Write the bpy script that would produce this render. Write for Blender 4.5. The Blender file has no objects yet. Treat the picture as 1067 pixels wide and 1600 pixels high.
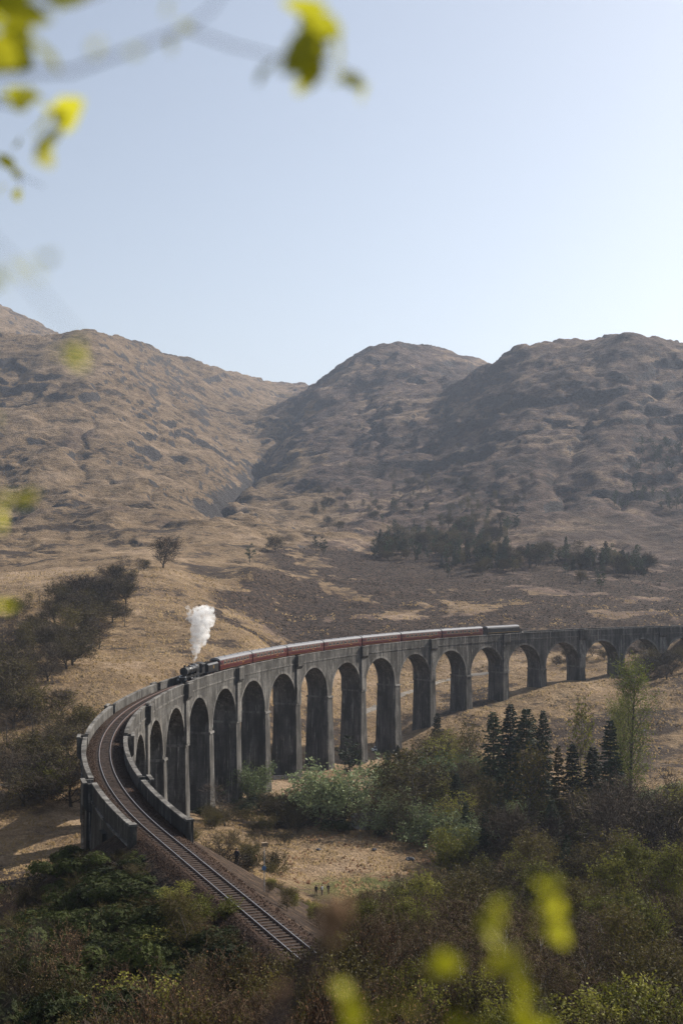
import bpy, math, random
import numpy as np
from mathutils import Vector, Matrix

SC = bpy.context.scene
COL = SC.collection
R_ = math.radians
rng = random.Random(7)

# ------------------------------------------------------------------ camera
CAMZ = 58.2
cam_d = bpy.data.cameras.new("camera")
cam = bpy.data.objects.new("camera", cam_d)
COL.objects.link(cam)
cam.location = (0, 0, CAMZ)
cam.rotation_euler = (R_(90) + 0.0322, 0, 0)
cam_d.sensor_fit = 'VERTICAL'
cam_d.sensor_height = 36.0
cam_d.sensor_width = 24.0
cam_d.lens = 43.0
cam_d.clip_start = 0.05
cam_d.clip_end = 30000
cam_d.dof.use_dof = True
cam_d.dof.focus_distance = 260.0
cam_d.dof.aperture_fstop = 2.6
SC.camera = cam

# ------------------------------------------------------------------ world, sun, exposure
SUN_AZ = math.atan2(0.835, 0.55)      # clockwise from +Y: right and a little ahead
SUN_EL = R_(37)
world = bpy.data.worlds.new("World")
SC.world = world
world.use_nodes = True
wn = world.node_tree
bg = wn.nodes["Background"]
sky = wn.nodes.new("ShaderNodeTexSky")
sky.sky_type = 'NISHITA'
sky.sun_disc = False
sky.sun_elevation = SUN_EL
sky.sun_rotation = SUN_AZ
sky.altitude = 60
sky.air_density = 1.0
sky.dust_density = 2.0
sky.ozone_density = 0.25
hs = wn.nodes.new("ShaderNodeHueSaturation")
hs.inputs["Saturation"].default_value = 0.72
wn.links.new(sky.outputs[0], hs.inputs["Color"])
wn.links.new(hs.outputs[0], bg.inputs[0])
bg.inputs[1].default_value = 0.088
sun_d = bpy.data.lights.new("sun", 'SUN')
sun_d.energy = 5.0
sun_d.angle = R_(0.53)
sun_d.color = (1.0, 0.93, 0.83)
sun = bpy.data.objects.new("sun", sun_d)
COL.objects.link(sun)
SUNV = Vector((math.sin(SUN_AZ) * math.cos(SUN_EL), math.cos(SUN_AZ) * math.cos(SUN_EL), math.sin(SUN_EL)))
sun.rotation_euler = SUNV.to_track_quat('Z', 'Y').to_euler()
sun.location = SUNV * 400
SC.view_settings.view_transform = 'Standard'
SC.view_settings.look = 'None'
SC.view_settings.gamma = 1.0
SC.view_settings.use_curve_mapping = False
SC.view_settings.exposure = 0.66
SC.cycles.use_denoising = True
SC.cycles.denoising_prefilter = 'NONE'
SC.cycles.max_bounces = 8
SC.cycles.diffuse_bounces = 2
SC.cycles.glossy_bounces = 2
SC.cycles.transmission_bounces = 4
SC.cycles.transparent_max_bounces = 8
SC.cycles.volume_bounces = 3
SC.cycles.volume_max_steps = 256
HAZE = 0.00008

# ------------------------------------------------------------------ helpers
def px(u, v, d):
    """A point of the place from where the photograph shows it and its measured distance."""
    c, s = math.cos(-0.0322), math.sin(-0.0322)
    rx, ru = (u - 533.5) / 1911.12, (800 - v) / 1911.12
    return Vector((rx * d, (c + ru * s) * d, CAMZ + (-s + ru * c) * d))

def tag(o, label=None, cat=None, group=None, kind=None):
    if label: o["label"] = label
    if cat: o["category"] = cat
    if group: o["group"] = group
    if kind: o["kind"] = kind
    return o

def empty(name, loc=(0, 0, 0), rz=0.0):
    o = bpy.data.objects.new(name, None)
    o.empty_display_size = 0.5
    COL.objects.link(o)
    o.location = loc
    o.rotation_euler = (0, 0, rz)
    return o

class MB:
    """Collects verts and faces, then builds one mesh."""
    def __init__(self):
        self.v, self.f, self.m = [], [], []
    def add(self, verts, faces, mi=0):
        b = len(self.v)
        self.v.extend([tuple(p) for p in verts])
        for f in faces:
            self.f.append(tuple(b + i for i in f)); self.m.append(mi)
        return self
    def box(self, c, s, mi=0, rz=0.0, taper=1.0):
        hx, hy, hz = s[0] / 2, s[1] / 2, s[2] / 2
        cr, sr = math.cos(rz), math.sin(rz)
        vs = []
        for z in (-1, 1):
            k = taper if z > 0 else 1.0
            for x, y in ((-1, -1), (1, -1), (1, 1), (-1, 1)):
                X, Y = x * hx * k, y * hy * k
                vs.append((c[0] + X * cr - Y * sr, c[1] + X * sr + Y * cr, c[2] + z * hz))
        return self.add(vs, [(3, 2, 1, 0), (4, 5, 6, 7), (0, 1, 5, 4), (1, 2, 6, 5), (2, 3, 7, 6), (3, 0, 4, 7)], mi)
    def tube(self, pts, rad, n=8, mi=0, caps=True):
        pts = [Vector(p) for p in pts]
        if not hasattr(rad, '__len__'): rad = [rad] * len(pts)
        b = len(self.v)
        ref = Vector((0.3, 0.2, 1)).normalized()
        for i, p in enumerate(pts):
            t = (pts[min(i + 1, len(pts) - 1)] - pts[max(i - 1, 0)]).normalized()
            if abs(t.dot(ref)) > 0.97: ref = Vector((1, 0.1, 0.2)).normalized()
            a = t.cross(ref).normalized(); c = t.cross(a)
            for k in range(n):
                w = 2 * math.pi * k / n
                self.v.append(tuple(p + (a * math.cos(w) + c * math.sin(w)) * rad[i]))
        for i in range(len(pts) - 1):
            for k in range(n):
                k2 = (k + 1) % n
                self.f.append((b + i * n + k, b + i * n + k2, b + (i + 1) * n + k2, b + (i + 1) * n + k)); self.m.append(mi)
        if caps:
            self.f.append(tuple(b + k for k in range(n))[::-1]); self.m.append(mi)
            self.f.append(tuple(b + (len(pts) - 1) * n + k for k in range(n))); self.m.append(mi)
        return self
    def prism(self, prof, y0, y1, mi=0):
        """Profile in (x, z), extruded in y."""
        n = len(prof)
        vs = [(x, y0, z) for x, z in prof] + [(x, y1, z) for x, z in prof]
        fs = [tuple(range(n)), tuple(range(2 * n - 1, n - 1, -1))]
        for i in range(n):
            j = (i + 1) % n
            fs.append((i, i + n, j + n, j))
        return self.add(vs, fs, mi)
    def xprism(self, prof, x0, x1, mi=0):
        """Profile in (y, z), extruded in x."""
        n = len(prof)
        vs = [(x0, y, z) for y, z in prof] + [(x1, y, z) for y, z in prof]
        fs = [tuple(range(n - 1, -1, -1)), tuple(range(n, 2 * n))]
        for i in range(n):
            j = (i + 1) % n
            fs.append((i, j, j + n, i + n))
        return self.add(vs, fs, mi)
    def mesh(self, name, mats, smooth=False):
        me = bpy.data.meshes.new(name)
        me.from_pydata(self.v, [], self.f)
        for m in (mats if isinstance(mats, (list, tuple)) else [mats]): me.materials.append(m)
        me.polygons.foreach_set("material_index", self.m)
        if smooth: me.polygons.foreach_set("use_smooth", [True] * len(self.f))
        me.update()
        return me
    def build(self, name, mats, parent=None, smooth=False):
        return link(name, self.mesh(name, mats, smooth), parent)

def link(name, me, parent=None, loc=None):
    o = bpy.data.objects.new(name, me)
    COL.objects.link(o)
    if parent is not None: o.parent = parent
    if loc is not None: o.location = loc
    return o

def copy_tree(root, label=None):
    r = root.copy(); COL.objects.link(r)
    if label: r["label"] = label
    for ch in root.children:
        c = ch.copy(); COL.objects.link(c); c.parent = r
        for g in ch.children:
            d = g.copy(); COL.objects.link(d); d.parent = c
    return r

# ------------------------------------------------------------------ materials
class N:
    def __init__(self, name):
        self.mat = bpy.data.materials.new(name)
        self.mat.use_nodes = True
        self.t = self.mat.node_tree
        self.t.nodes.clear()
        self.out = self.t.nodes.new("ShaderNodeOutputMaterial")
    def n(self, kind, **kw):
        nd = self.t.nodes.new("ShaderNode" + kind)
        for k, v in kw.items():
            if k.startswith("i_"):
                key = k[2:]
                nd.inputs[int(key) if key.isdigit() else key].default_value = v
            else: setattr(nd, k, v)
        return nd
    def l(self, a, b):
        self.t.links.new(a, b)
    def pos(self, sx=1, sy=1, sz=1, obj=False):
        if obj: g = self.n("TexCoord").outputs["Object"]
        else: g = self.n("NewGeometry").outputs["Position"]
        m = self.n("VectorMath", operation='MULTIPLY')
        self.l(g, m.inputs[0]); m.inputs[1].default_value = (sx, sy, sz)
        return m.outputs[0]
    def noise(self, vec, scale, detail=3, rough=0.55):
        t = self.n("TexNoise"); t.inputs["Scale"].default_value = scale
        t.inputs["Detail"].default_value = detail; t.inputs["Roughness"].default_value = rough
        self.l(vec, t.inputs["Vector"])
        return t.outputs["Fac"]
    def ramp(self, fac, stops, interp='LINEAR'):
        r = self.n("ValToRGB"); cr = r.color_ramp; cr.interpolation = interp
        while len(cr.elements) > 1: cr.elements.remove(cr.elements[-1])
        cr.elements[0].position = stops[0][0]; cr.elements[0].color = c4(stops[0][1])
        for p, c in stops[1:]:
            e = cr.elements.new(p); e.color = c4(c)
        self.l(fac, r.inputs[0])
        return r.outputs[0]
    def mix(self, fac, a, b, blend='MIX'):
        m = self.n("Mix", data_type='RGBA', blend_type=blend)
        for s, val in ((0, fac), (6, a), (7, b)):
            if hasattr(val, "links") or hasattr(val, "is_linked"): self.l(val, m.inputs[s])
            else: m.inputs[s].default_value = val if s == 0 else c4(val)
        return m.outputs[2]
    def math(self, op, a, b=0.0, clamp=False):
        m = self.n("Math", operation=op, use_clamp=clamp)
        for i, val in enumerate((a, b)):
            if hasattr(val, "is_linked"): self.l(val, m.inputs[i])
            else: m.inputs[i].default_value = val
        return m.outputs[0]
    def bump(self, h, strength, dist):
        b = self.n("Bump"); b.inputs["Strength"].default_value = strength; b.inputs["Distance"].default_value = dist
        self.l(h, b.inputs["Height"])
        return b.outputs[0]
    def principled(self, col, rough=0.8, spec=0.3, metal=0.0, normal=None):
        p = self.n("BsdfPrincipled")
        if hasattr(col, "is_linked"): self.l(col, p.inputs["Base Color"])
        else: p.inputs["Base Color"].default_value = c4(col)
        if hasattr(rough, "is_linked"): self.l(rough, p.inputs["Roughness"])
        else: p.inputs["Roughness"].default_value = rough
        p.inputs["Specular IOR Level"].default_value = spec
        p.inputs["Metallic"].default_value = metal
        if normal: self.l(normal, p.inputs["Normal"])
        return p.outputs[0]
    def surf(self, s):
        self.l(s, self.out.inputs[0]); return self.mat

def c4(c):
    return (c[0], c[1], c[2], 1.0) if len(c) == 3 else tuple(c)

def simple(name, col, rough=0.7, spec=0.3, metal=0.0, var=0.25, scale=3.0):
    n = N(name)
    f = n.noise(n.pos(obj=True), scale, 4, 0.6)
    lo = [c * (1 - var) for c in col]; hi = [min(1, c * (1 + var)) for c in col]
    c = n.ramp(f, [(0.3, lo), (0.7, hi)])
    r = n.math('MULTIPLY_ADD', f, 0.25)
    n.t.nodes[-1].inputs[2].default_value = rough - 0.12
    return n.surf(n.principled(c, r, spec, metal))

def foliage(name, c1, c2, transl=0.35, rough=0.6, spec=0.15, oscale=0.4):
    n = N(name)
    oi = n.n("ObjectInfo")
    f = n.noise(n.pos(obj=True), oscale, 2, 0.5)
    f2 = n.math('MULTIPLY_ADD', oi.outputs["Random"], 0.75, False)
    n.t.nodes[-1].inputs[2].default_value = -0.375
    fac = n.math('ADD', f, f2)
    col = n.ramp(fac, [(0.25, c1), (0.75, c2)])
    p = n.principled(col, rough, spec)
    if transl <= 0: return n.surf(p)
    tr = n.n("BsdfTranslucent"); n.l(col, tr.inputs[0])
    mx = n.n("MixShader"); mx.inputs[0].default_value = transl
    n.l(p, mx.inputs[1]); n.l(tr.outputs[0], mx.inputs[2])
    return n.surf(mx.outputs[0])

def bark(name, c1, c2, scale=6.0):
    n = N(name)
    f = n.noise(n.pos(1, 1, 0.35, obj=True), scale, 4, 0.65)
    col = n.ramp(f, [(0.35, c1), (0.65, c2)])
    return n.surf(n.principled(col, 0.9, 0.15))

def make_terrain_mat():
    n = N("moorland")
    at = n.n("Attribute"); at.attribute_name = "zone"
    sep = n.n("SeparateColor"); n.l(at.outputs["Color"], sep.inputs[0])
    burn, moor, rock = sep.outputs[0], sep.outputs[1], sep.outputs[2]
    green = at.outputs["Alpha"]
    P = n.pos()
    n_big = n.noise(P, 0.018, 4, 0.6)
    n_mid = n.noise(P, 0.09, 4, 0.65)
    n_sm = n.noise(P, 0.55, 4, 0.7)
    n_fi = n.noise(P, 2.3, 3, 0.7)
    n_pat = n.noise(n.pos(1, 1, 2.2), 0.022, 9, 0.78)
    n_huge = n.noise(n.pos(1, 1, 1.5), 0.0055, 4, 0.6)
    n_pat = n.math('ADD', n_pat, n.math('MULTIPLY', n.math('SUBTRACT', n_huge, 0.5), 0.42))
    n_pat2 = n.noise(n.pos(1, 1, 1.6), 0.075, 7, 0.75)
    gold = n.ramp(n_mid, [(0.3, (0.145, 0.096, 0.053)), (0.5, (0.26, 0.178, 0.10)), (0.7, (0.34, 0.245, 0.145))])
    gold = n.mix(n.ramp(n_sm, [(0.42, (0, 0, 0)), (0.62, (1, 1, 1))]), n.mix(0.5, gold, (0.10, 0.07, 0.045)), gold)
    mo = n.ramp(n_mid, [(0.32, (0.075, 0.052, 0.042)), (0.52, (0.15, 0.102, 0.08)), (0.68, (0.25, 0.17, 0.122))])
    mo = n.mix(n.ramp(n_sm, [(0.4, (0, 0, 0)), (0.6, (1, 1, 1))]), n.mix(0.55, mo, (0.05, 0.04, 0.035)), mo)
    bu = n.ramp(n_sm, [(0.38, (0.020, 0.015, 0.012)), (0.52, (0.048, 0.033, 0.025)), (0.68, (0.13, 0.085, 0.052))])
    gr = n.ramp(n_mid, [(0.35, (0.075, 0.08, 0.025)), (0.65, (0.16, 0.15, 0.055))])
    ro = n.ramp(n_sm, [(0.35, (0.034, 0.029, 0.028)), (0.65, (0.095, 0.084, 0.080))])
    def edge(m, lo=0.40, hi=0.60, k=0.9):
        a = n.math('MULTIPLY_ADD', n_big, k * 0.5); n.t.nodes[-1].inputs[2].default_value = -k * 0.25
        b = n.math('MULTIPLY_ADD', n_sm, k * 0.7); n.t.nodes[-1].inputs[2].default_value = -k * 0.35
        s = n.math('ADD', n.math('ADD', m, a), b)
        return n.ramp(s, [(lo, (0, 0, 0)), (hi, (1, 1, 1))])
    c = n.mix(edge(moor), gold, mo)
    c = n.mix(n.ramp(n_pat, [(0.40, (0.9, 0.9, 0.9)), (0.46, (0, 0, 0))]), c, (0.034, 0.025, 0.021))
    c = n.mix(n.ramp(n_pat2, [(0.37, (0.7, 0.7, 0.7)), (0.44, (0, 0, 0))]), c, (0.045, 0.032, 0.025))
    c = n.mix(n.ramp(n_pat, [(0.53, (0, 0, 0)), (0.62, (0.75, 0.75, 0.75))]), c, (0.36, 0.26, 0.17))
    c = n.mix(edge(green, 0.45, 0.6), c, gr)
    c = n.mix(edge(burn, 0.34, 0.62, 1.5), c, bu)
    c = n.mix(edge(rock, 0.45, 0.62, 0.6), c, ro)
    c = n.mix(n.ramp(n_fi, [(0.35, (0.55, 0.55, 0.55)), (0.6, (1.1, 1.1, 1.1))]), (0, 0, 0), c)
    h = n.math('ADD', n.math('MULTIPLY', n_sm, 1.0), n.math('MULTIPLY', n_fi, 0.35))
    farm = n.n("Attribute"); farm.attribute_name = "hilly"
    hb = n.math('ADD', n.math('MULTIPLY', n_pat, 13.0), n.math('MULTIPLY', n_pat2, 6.0))
    h = n.math('ADD', h, n.math('MULTIPLY', hb, farm.outputs["Fac"]))
    b = n.bump(h, 1.0, 1.0)
    return n.surf(n.principled(c, 0.95, 0.1, 0, b))

def make_concrete(name, base=0.17, dark=0.6):
    n = N(name)
    P = n.pos()
    big = n.noise(P, 0.16, 4, 0.6)
    streak = n.noise(n.pos(1.1, 1.1, 0.05), 1.0, 4, 0.65)
    streak2 = n.noise(n.pos(2.3, 2.3, 0.09), 1.0, 3, 0.7)
    fine = n.noise(P, 3.0, 4, 0.7)
    c = n.ramp(big, [(0.3, (base * 0.55, base * 0.51, base * 0.46)), (0.5, (base, base * 0.95, base * 0.87)), (0.7, (base * 1.55, base * 1.47, base * 1.34))])
    c = n.mix(n.ramp(streak, [(0.38, (1, 1, 1)), (0.58, (0, 0, 0))]), c, n.mix(dark, c, (0.035, 0.032, 0.03)))
    c = n.mix(n.ramp(streak2, [(0.58, (0, 0, 0)), (0.68, (0.9, 0.9, 0.9))]), c, (0.34, 0.32, 0.29))
    patch = n.noise(n.pos(1, 1, 0.5), 0.33, 5, 0.7)
    c = n.mix(n.ramp(patch, [(0.40, (0.85, 0.85, 0.85)), (0.50, (0, 0, 0))]), c, (0.030, 0.027, 0.023))
    c = n.mix(n.ramp(patch, [(0.60, (0, 0, 0)), (0.68, (0.5, 0.5, 0.5))]), c, (0.24, 0.215, 0.18))
    # shuttering lifts
    sep = n.n("SeparateXYZ"); n.l(n.n("NewGeometry").outputs["Position"], sep.inputs[0])
    zz = n.math('ADD', sep.outputs[2], n.math('MULTIPLY', fine, 0.12))
    fr = n.math('FRACT', n.math('MULTIPLY', zz, 1 / 0.9))
    line = n.ramp(fr, [(0.0, (0.55, 0.55, 0.55)), (0.05, (1, 1, 1)), (0.95, (1, 1, 1)), (1.0, (0.6, 0.6, 0.6))])
    c = n.mix(0.75, c, line, 'MULTIPLY')
    c = n.mix(n.ramp(fine, [(0.3, (0.45, 0.45, 0.45)), (0.6, (1, 1, 1))]), (0.03, 0.028, 0.025), c)
    h = n.math('ADD', n.math('MULTIPLY', fine, 0.4), fr)
    return n.surf(n.principled(c, 0.92, 0.2, 0, n.bump(fine, 0.6, 0.12)))

M = {}
M['terrain'] = make_terrain_mat()
M['concrete'] = make_concrete("weathered_concrete", 0.105, 0.9)
M['concrete_pale'] = make_concrete("pale_concrete", 0.18, 0.55)
M['concrete_shaded'] = make_concrete("shaded_concrete", 0.05, 0.7)  # darker copy: shade of the wing walls and abutments painted into the colour
M['rust'] = simple("rusty_steel", (0.10, 0.055, 0.04), 0.8)
M['rail'] = simple("rail_steel", (0.36, 0.34, 0.33), 0.38, 0.5, 0.8, 0.15)
M['sleeper'] = simple("sleeper_wood", (0.042, 0.030, 0.024), 0.9)
M['black'] = simple("black_paint", (0.012, 0.012, 0.013), 0.38, 0.5, 0, 0.3)
M['smokebox'] = simple("smokebox_black", (0.018, 0.018, 0.018), 0.6, 0.3)
M['steelgrey'] = simple("worn_steel", (0.22, 0.22, 0.22), 0.45, 0.5, 0.5)
M['maroon'] = simple("maroon_paint", (0.062, 0.007, 0.009), 0.4, 0.5, 0, 0.15)
M['roofgrey'] = simple("coach_roof_grey", (0.17, 0.17, 0.18), 0.6, 0.3, 0, 0.12, 1.0)
M['glass'] = simple("window_glass", (0.03, 0.035, 0.04), 0.15, 0.6, 0, 0.2)
M['cream'] = simple("cream_paint", (0.40, 0.30, 0.20), 0.5)
M['straw'] = simple("straw_lining", (0.42, 0.25, 0.06), 0.5)
M['red'] = simple("red_paint", (0.45, 0.02, 0.02), 0.5)
M['coal'] = simple("coal", (0.012, 0.012, 0.012), 0.6, 0.4, 0, 0.5, 8)
M['white'] = simple("white_paint", (0.72, 0.72, 0.70), 0.6, 0.3, 0, 0.08)
M['bluesign'] = simple("blue_grey_board", (0.10, 0.18, 0.30), 0.5)
M['galv'] = simple("galvanised_steel", (0.36, 0.37, 0.38), 0.5, 0.4, 0.4)
M['timber'] = simple("weathered_timber", (0.20, 0.15, 0.10), 0.85)
M['slate'] = simple("slate_roof", (0.10, 0.10, 0.11), 0.7)
M['path'] = simple("gravel_path", (0.19, 0.17, 0.145), 0.95, 0.1, 0, 0.3, 0.8)
M['bark_dark'] = bark("dark_bark", (0.03, 0.025, 0.02), (0.085, 0.07, 0.055))
M['bark_grey'] = bark("grey_bark", (0.06, 0.052, 0.045), (0.16, 0.14, 0.12))
M['bark_birch'] = bark("white_birch_bark", (0.26, 0.24, 0.21), (0.62, 0.58, 0.53), 3)
M['twig_brown'] = foliage("brown_twigs", (0.034, 0.025, 0.018), (0.085, 0.062, 0.044), 0.0, 0.9, 0.1)
M['twig_dark'] = foliage("dark_twigs", (0.024, 0.018, 0.014), (0.095, 0.074, 0.054), 0.0, 0.9, 0.1)
M['twig_red'] = foliage("russet_twigs", (0.052, 0.034, 0.022), (0.10, 0.066, 0.042), 0.0, 0.9, 0.1)
M['leaf_olive'] = foliage("olive_buds", (0.05, 0.042, 0.012), (0.105, 0.088, 0.02))
M['leaf_spring'] = foliage("spring_leaves", (0.10, 0.105, 0.016), (0.215, 0.21, 0.036))
M['leaf_lime'] = foliage("lime_leaves", (0.11, 0.13, 0.024), (0.20, 0.22, 0.045))
M['leaf_willow'] = foliage("willow_leaves", (0.10, 0.13, 0.055), (0.22, 0.26, 0.125), 0.3)
M['needle'] = foliage("spruce_needles", (0.010, 0.017, 0.008), (0.028, 0.042, 0.018), 0.1)
M['needle_pine'] = foliage("pine_needles", (0.018, 0.028, 0.012), (0.045, 0.06, 0.024), 0.1)
M['leaf_gloss'] = foliage("rhododendron_leaves", (0.014, 0.020, 0.006), (0.05, 0.062, 0.014), 0.18, 0.7, 0.12)
M['leaf_dry'] = foliage("dry_bracken", (0.12, 0.06, 0.03), (0.24, 0.14, 0.07), 0.2, 0.9)
M['grass_dry'] = foliage("dry_grass", (0.20, 0.135, 0.065), (0.40, 0.29, 0.15), 0.25, 0.95, 0.05, 0.03)
M['heather'] = foliage("burnt_heather", (0.018, 0.012, 0.008), (0.085, 0.052, 0.030), 0.0, 0.95, 0.05, 0.08)
def rail_bed_mat():
    n = N("ballast_stone")
    P = n.pos()
    f = n.noise(P, 5.0, 3, 0.7)
    g = n.noise(P, 0.5, 3, 0.6)
    c = n.ramp(f, [(0.32, (0.013, 0.009, 0.007)), (0.5, (0.034, 0.022, 0.016)), (0.7, (0.075, 0.052, 0.040))])
    c = n.mix(g, c, n.mix(0.5, c, (0.06, 0.034, 0.022)))
    return n.surf(n.principled(c, 0.95, 0.1, 0, n.bump(f, 1.0, 0.15)))
M['ballast'] = rail_bed_mat()

# ------------------------------------------------------------------ noise in numpy
def _hash(ix, iy, seed):
    h = (ix.astype(np.int64) * 374761393 + iy.astype(np.int64) * 668265263 + seed * 1442695041) & 0xFFFFFFFF
    h = ((h ^ (h >> 13)) * 1274126177) & 0xFFFFFFFF
    return ((h ^ (h >> 16)) & 0xFFFF) / 65535.0 * (2 * np.pi)

def gnoise(x, y, seed=0):
    x0, y0 = np.floor(x), np.floor(y)
    fx, fy = x - x0, y - y0
    u = fx * fx * fx * (fx * (fx * 6 - 15) + 10); v = fy * fy * fy * (fy * (fy * 6 - 15) + 10)
    def g(dx, dy):
        a = _hash(x0 + dx, y0 + dy, seed)
        return np.cos(a) * (fx - dx) + np.sin(a) * (fy - dy)
    a = g(0, 0) * (1 - u) + g(1, 0) * u
    b = g(0, 1) * (1 - u) + g(1, 1) * u
    return (a * (1 - v) + b * v) * 1.5

def fbm(x, y, o=4, seed=0, gain=0.5):
    s = 0; a = 1.0
    for k in range(o):
        s = s + a * gnoise(x, y, seed + k * 17)
        x, y = x * 2.03 + 11.3, y * 2.03 - 7.1
        a *= gain
    return s

def sstep(a, b, x):
    t = np.clip((x - a) / (b - a), 0, 1)
    return t * t * (3 - 2 * t)

# ------------------------------------------------------------------ railway line (plan)
CX, CY, RAD, A0 = 203.65, 217.985, 241.133, 3.545
P0 = (CX + RAD * math.cos(A0), CY + RAD * math.sin(A0))
T0 = (math.sin(A0), -math.cos(A0))
ZR = 30.0
def frame(s):
    if s >= 0:
        a = A0 - s / RAD
        return (CX + RAD * math.cos(a), CY + RAD * math.sin(a)), (math.sin(a), -math.cos(a)), (-math.cos(a), -math.sin(a))
    return (P0[0] + s * T0[0], P0[1] + s * T0[1]), T0, (-math.cos(A0), -math.sin(A0))
def pt(s, lat, z):
    p, t, n = frame(s)
    return (p[0] + n[0] * lat, p[1] + n[1] * lat, z)

# ------------------------------------------------------------------ terrain
CTRL = []
def cz(x, y, z): CTRL.append((x, y, z))
def cuv(u, v, d):
    p = px(u, v, d); CTRL.append((p.x, p.y, p.z))
for a in ((0, 3, 55.5), (-6, 12, 50), (6, 12, 50), (0, 30, 42.5), (-12, 30, 42), (14, 30, 43), (-30, 40, 36), (30, 45, 38),
          (-4, 60, 32), (-25, 62, 29), (25, 62, 31), (-12, 80, 27.5), (-30, 85, 25.5), (12, 82, 26), (38, 85, 25),
          (-18, 105, 26), (-34, 108, 22), (-52, 120, 12), (-45, 145, 8), (-60, 160, 5), (-40, 180, 4), (-70, 200, 4),
          (6, 105, 19), (25, 110, 17), (50, 110, 20), (0, 130, 15), (20, 140, 10), (45, 140, 12), (75, 140, 16),
          (-15, 150, 14), (-14, 176, 10), (-4, 196, 3.0), (15, 180, 4.5), (40, 180, 5.5), (75, 180, 9), (105, 180, 14),
          (-22, 205, 6), (-10, 225, 2.5), (5, 225, 2.0), (20, 225, 1.5), (45, 225, 2.0), (75, 230, 5), (-24, 245, 3.0), (0, 250, 2.0),
          (25, 260, 0.0), (50, 260, 1.5), (80, 270, 4), (-30, 262, 1.5), (-22, 280, -1), (-10, 310, -1), (0, 340, -1), (12, 365, -1),
          (25, 382, 4.5), (38, 394, 9), (53, 404, 11.2), (72, 415, 13.3), (93, 428, 13.8), (115, 440, 17), (140, 450, 24), (200, 460, 30),
          (30, 320, -0.5), (55, 330, 1), (90, 335, 2.5), (115, 345, 6), (75, 375, 8.5), (100, 385, 10), (130, 390, 13), (50, 370, 6),
          (-55, 240, 4), (-75, 250, 5), (-60, 265, 5), (-45, 300, 8), (-75, 300, 13), (-55, 330, 17), (-80, 340, 20), (-40, 350, 13), (-25, 345, 5),
          (-15, 400, 7), (10, 420, 3), (40, 440, 9), (80, 465, 15), (-5, 450, 14)):
    cz(*a)
for a in ((200, 1050, 352), (250, 955, 475), (260, 886, 600), (150, 1010, 420), (90, 965, 430), (30, 985, 400), (330, 905, 610), (400, 990, 450), (330, 1010, 420),
          (450, 1030, 470), (520, 1000, 510), (620, 990, 520), (720, 985, 520), (850, 980, 530), (1000, 975, 540), (1180, 965, 540),
          (430, 940, 590), (560, 930, 620), (700, 925, 640), (850, 920, 650), (1000, 920, 650), (1180, 910, 650),
          (420, 885, 720), (560, 880, 780), (700, 878, 800), (850, 875, 800), (1000, 880, 780), (1180, 870, 780)):
    cuv(*a)
prof = {
    -330: [(450, 960), (650, 860), (1000, 740), (1400, 600), (1800, 470), (2300, 380), (3200, 320), (4500, 420)],
    -120: [(450, 975), (650, 880), (1000, 780), (1300, 680), (1600, 580), (1850, 505), (2100, 500), (3200, 420), (4200, 470)],
    0: [(520, 935), (650, 888), (800, 862), (1000, 800), (1300, 695), (1600, 600), (1820, 522), (2100, 530), (3000, 482), (4000, 560)],
    90: [(650, 880), (800, 855), (1000, 795), (1300, 690), (1600, 600), (1820, 530), (2200, 560), (3000, 525), (4000, 600)],
    150: [(600, 890), (800, 853), (1000, 795), (1300, 695), (1600, 605), (1850, 530), (2250, 570), (3200, 600), (4200, 650)],
    220: [(760, 858), (1000, 796), (1300, 712), (1600, 636), (1900, 568), (2080, 543), (2500, 585), (3400, 630)],
    350: [(760, 862), (1000, 806), (1300, 757), (1600, 698), (2000, 636), (2450, 577), (2850, 612), (3700, 650)],
    300: [(760, 862), (1000, 800), (1300, 740), (1600, 675), (2000, 605), (2300, 563), (2700, 600), (3500, 640)],
    400: [(620, 890), (800, 852), (1000, 815), (1300, 775), (1600, 720), (1900, 668), (2300, 615), (2600, 592), (3000, 620), (4000, 660)],
    465: [(800, 862), (1000, 832), (1300, 775), (1600, 695), (1850, 640), (2000, 618), (2300, 640), (2800, 604), (3400, 640)],
    540: [(1000, 832), (1300, 762), (1600, 682), (1900, 602), (2050, 562), (2400, 600), (3200, 640)],
    620: [(950, 845), (1150, 795), (1350, 735), (1600, 660), (1900, 575), (2060, 534), (2400, 570), (3200, 620)],
    690: [(950, 840), (1150, 775), (1350, 710), (1600, 645), (1900, 580), (2100, 546), (2450, 590), (3200, 640)],
    755: [(950, 838), (1150, 755), (1350, 680), (1550, 610), (1660, 580), (1850, 600), (2250, 574), (2600, 620)],
    800: [(950, 835), (1150, 745), (1350, 655), (1500, 595), (1600, 558), (1900, 600), (2600, 630)],
    870: [(950, 838), (1150, 740), (1350, 640), (1560, 546), (1900, 590), (2600, 620)],
    930: [(950, 838), (1150, 735), (1350, 620), (1520, 540), (1900, 590), (2600, 620)],
    985: [(950, 838), (1150, 725), (1350, 610), (1500, 530), (1900, 590), (2600, 620)],
    1067: [(950, 838), (1150, 725), (1350, 615), (1500, 545), (1900, 600), (2600, 640)],
    1250: [(950, 830), (1150, 715), (1350, 610), (1500, 535), (1900, 600), (2600, 640)],
    1500: [(500, 960), (700, 880), (950, 830), (1350, 610), (1500, 545), (1900, 600), (2600, 640)]}
for u, l in prof.items():
    for d, v in l: cuv(u, v, d)
CT = np.array(CTRL)
def _ab(x, y):
    r = np.maximum(np.hypot(x, y), 6.0)
    return np.arctan2(x, np.maximum(y, 1e-3)) * 2.6, np.log(r)
def _tps_k(d2):
    return 0.5 * d2 * np.log(d2 + 1e-9)
_ca, _cb = _ab(CT[:, 0], CT[:, 1])
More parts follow.
